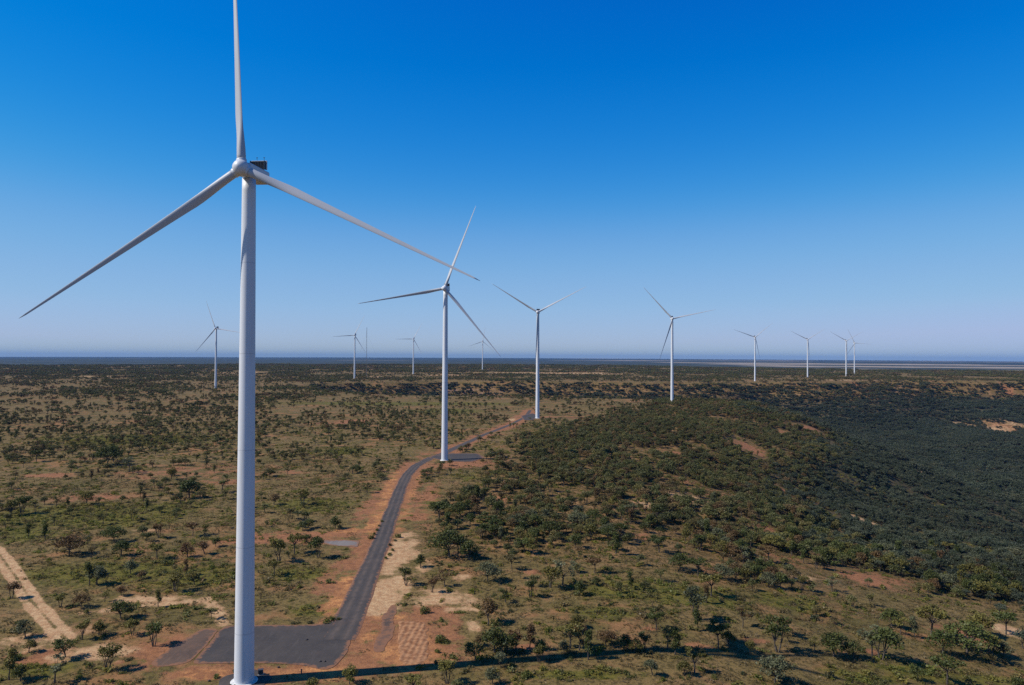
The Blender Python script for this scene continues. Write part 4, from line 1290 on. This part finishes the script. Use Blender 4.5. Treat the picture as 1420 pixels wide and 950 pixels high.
X, Y = cells(185, 640, 3.6)
pn = fbm(X, Y, 9, 131, 3)
bad = clear_mask(X, Y) | in_poly(X, Y, PAD)
red = np.maximum(blobs(X, Y, RED), np.maximum(blobs(X, Y, PALE), 1 - sstep(5, 14, seg_dist(X, Y, ROAD))))
red = np.maximum(red, np.maximum(1 - sstep(3, 8, seg_dist(X, Y, SHOULDER_L)), 1 - sstep(3, 9, seg_dist(X, Y, SAND))))
red = np.maximum(red, 1 - sstep(3, 6, seg_dist(X, Y, TRACK)))
k = (rng.uniform(0, 1, X.shape) < (.25 + .7 * sstep(.4, .6, pn)) * (1 - .93 * red)) & ~bad
X, Y = X[k], Y[k]; n_ = len(X); print("grass points", n_)
gn_scatter("dry_grass", [cover_proto(900 + q, 10, 2.4, .25, .72, 16, .5, 0) for q in range(5)],
           dict(co=np.stack([X, Y, height(X, Y) - .04], 1), scale=rng.uniform(.7, 1.3, n_), rot=rng.uniform(0, 6.28, n_), idx=rng.integers(1, 6, n_), mats=[M_GRASS]),
           "dry straw coloured grass tussocks covering the near open ground", "grass")

# ------------------------------------------------------------------ haze
HAZE_D = 1.6e-5
bm = bmesh.new()
NA = 48; hr = [0, 4000, 12000, 22000, 32000, 42000, 52000, 60000, 66000]
top = [bm.verts.new((0, 0, 240))]; bot = [bm.verts.new((0, 0, -300))]
tr_, br_ = [], []
for q in hr[1:]:
    dz = -q * q / (2 * 6371000.0)
    tr_.append([bm.verts.new((q * math.cos(2 * math.pi * i / NA), q * math.sin(2 * math.pi * i / NA), 240 + dz)) for i in range(NA)])
    br_.append([bm.verts.new((q * math.cos(2 * math.pi * i / NA), q * math.sin(2 * math.pi * i / NA), -300 + dz)) for i in range(NA)])
for i in range(NA):
    j = (i + 1) % NA
    bm.faces.new((top[0], tr_[0][i], tr_[0][j])); bm.faces.new((bot[0], br_[0][j], br_[0][i]))
    for k in range(len(tr_) - 1):
        bm.faces.new((tr_[k][i], tr_[k + 1][i], tr_[k + 1][j], tr_[k][j])); bm.faces.new((br_[k][i], br_[k][j], br_[k + 1][j], br_[k + 1][i]))
    bm.faces.new((tr_[-1][i], br_[-1][i], br_[-1][j], tr_[-1][j]))
bmesh.ops.recalc_face_normals(bm, faces=bm.faces[:])
hm = bpy.data.materials.new("haze_air"); hm.use_nodes = True; nt = hm.node_tree; nt.nodes.clear()
pv_ = nt.nodes.new("ShaderNodeVolumePrincipled"); pv_.inputs["Density"].default_value = HAZE_D; pv_.inputs["Color"].default_value = (.14, .37, .80, 1)
ou = nt.nodes.new("ShaderNodeOutputMaterial"); nt.links.new(pv_.outputs[0], ou.inputs["Volume"])
tag(bm_obj("haze", bm, [hm]), "thin blue distance haze over the plateau and plains", "haze", kind="stuff")

# ------------------------------------------------------------------ light
SUN_EL = R(44.0)
AZ = R(11.0)                                   # light travels towards +x and slightly away from the camera
ldir = Vector((math.cos(AZ) * math.cos(SUN_EL), math.sin(AZ) * math.cos(SUN_EL), -math.sin(SUN_EL)))
sd = bpy.data.lights.new("sun", 'SUN'); sd.energy = 5.0; sd.angle = R(.5); sd.color = (1.0, .955, .88)
sun = bpy.data.objects.new("sun", sd); COL.objects.link(sun)
sun.rotation_euler = ldir.to_track_quat('-Z', 'Y').to_euler()
w = bpy.data.worlds.new("World"); scene.world = w; w.use_nodes = True
nt = w.node_tree; nt.nodes.clear()
sky = nt.nodes.new("ShaderNodeTexSky"); sky.sky_type = 'NISHITA'; sky.sun_disc = False
sky.sun_elevation = SUN_EL
tosun = -ldir
sky.sun_rotation = math.atan2(tosun.x, tosun.y)
sky.altitude = 300; sky.air_density = 1.0; sky.dust_density = .1; sky.ozone_density = 2.5
hsv = nt.nodes.new("ShaderNodeHueSaturation"); hsv.inputs["Saturation"].default_value = 1.5; hsv.inputs["Value"].default_value = 1.4
bg = nt.nodes.new("ShaderNodeBackground"); bg.inputs[1].default_value = .1
wo = nt.nodes.new("ShaderNodeOutputWorld")
nt.links.new(sky.outputs[0], hsv.inputs["Color"])
dn_ = nt.nodes.new("ShaderNodeVectorMath"); dn_.operation = 'SCALE'; dn_.inputs["Scale"].default_value = .1
crv = nt.nodes.new("ShaderNodeRGBCurve")
def set_curve(c, pts):
    while len(c.points) < len(pts): c.points.new(.5, .5)
    for p, (a, b) in zip(c.points, pts): p.location = (a, b)
set_curve(crv.mapping.curves[0], [(0, 0), (.03, .018), (.18, .165), (.62, .31), (1.0, .40)])
set_curve(crv.mapping.curves[1], [(0, 0), (.11, .05), (.16, .135), (.25, .225), (.49, .395), (.75, .47), (1.0, .51)])
set_curve(crv.mapping.curves[2], [(0, 0), (.36, .28), (.47, .56), (.50, .585), (.62, .665), (.82, .735), (1.0, .76)])
crv.mapping.extend = 'HORIZONTAL'; crv.mapping.update()
up_ = nt.nodes.new("ShaderNodeVectorMath"); up_.operation = 'SCALE'; up_.inputs["Scale"].default_value = 10.0
nt.links.new(hsv.outputs[0], dn_.inputs[0]); nt.links.new(dn_.outputs[0], crv.inputs["Color"]); nt.links.new(crv.outputs[0], up_.inputs[0]); nt.links.new(up_.outputs[0], bg.inputs[0]); nt.links.new(bg.outputs[0], wo.inputs[0])

vs = scene.view_settings
vs.view_transform = 'Standard'; vs.look = 'None'; vs.gamma = 1; vs.exposure = 0; vs.use_curve_mapping = False
scene.render.engine = 'CYCLES'
scene.cycles.max_bounces = 5; scene.cycles.diffuse_bounces = 3; scene.cycles.volume_bounces = 0
scene.cycles.use_denoising = False
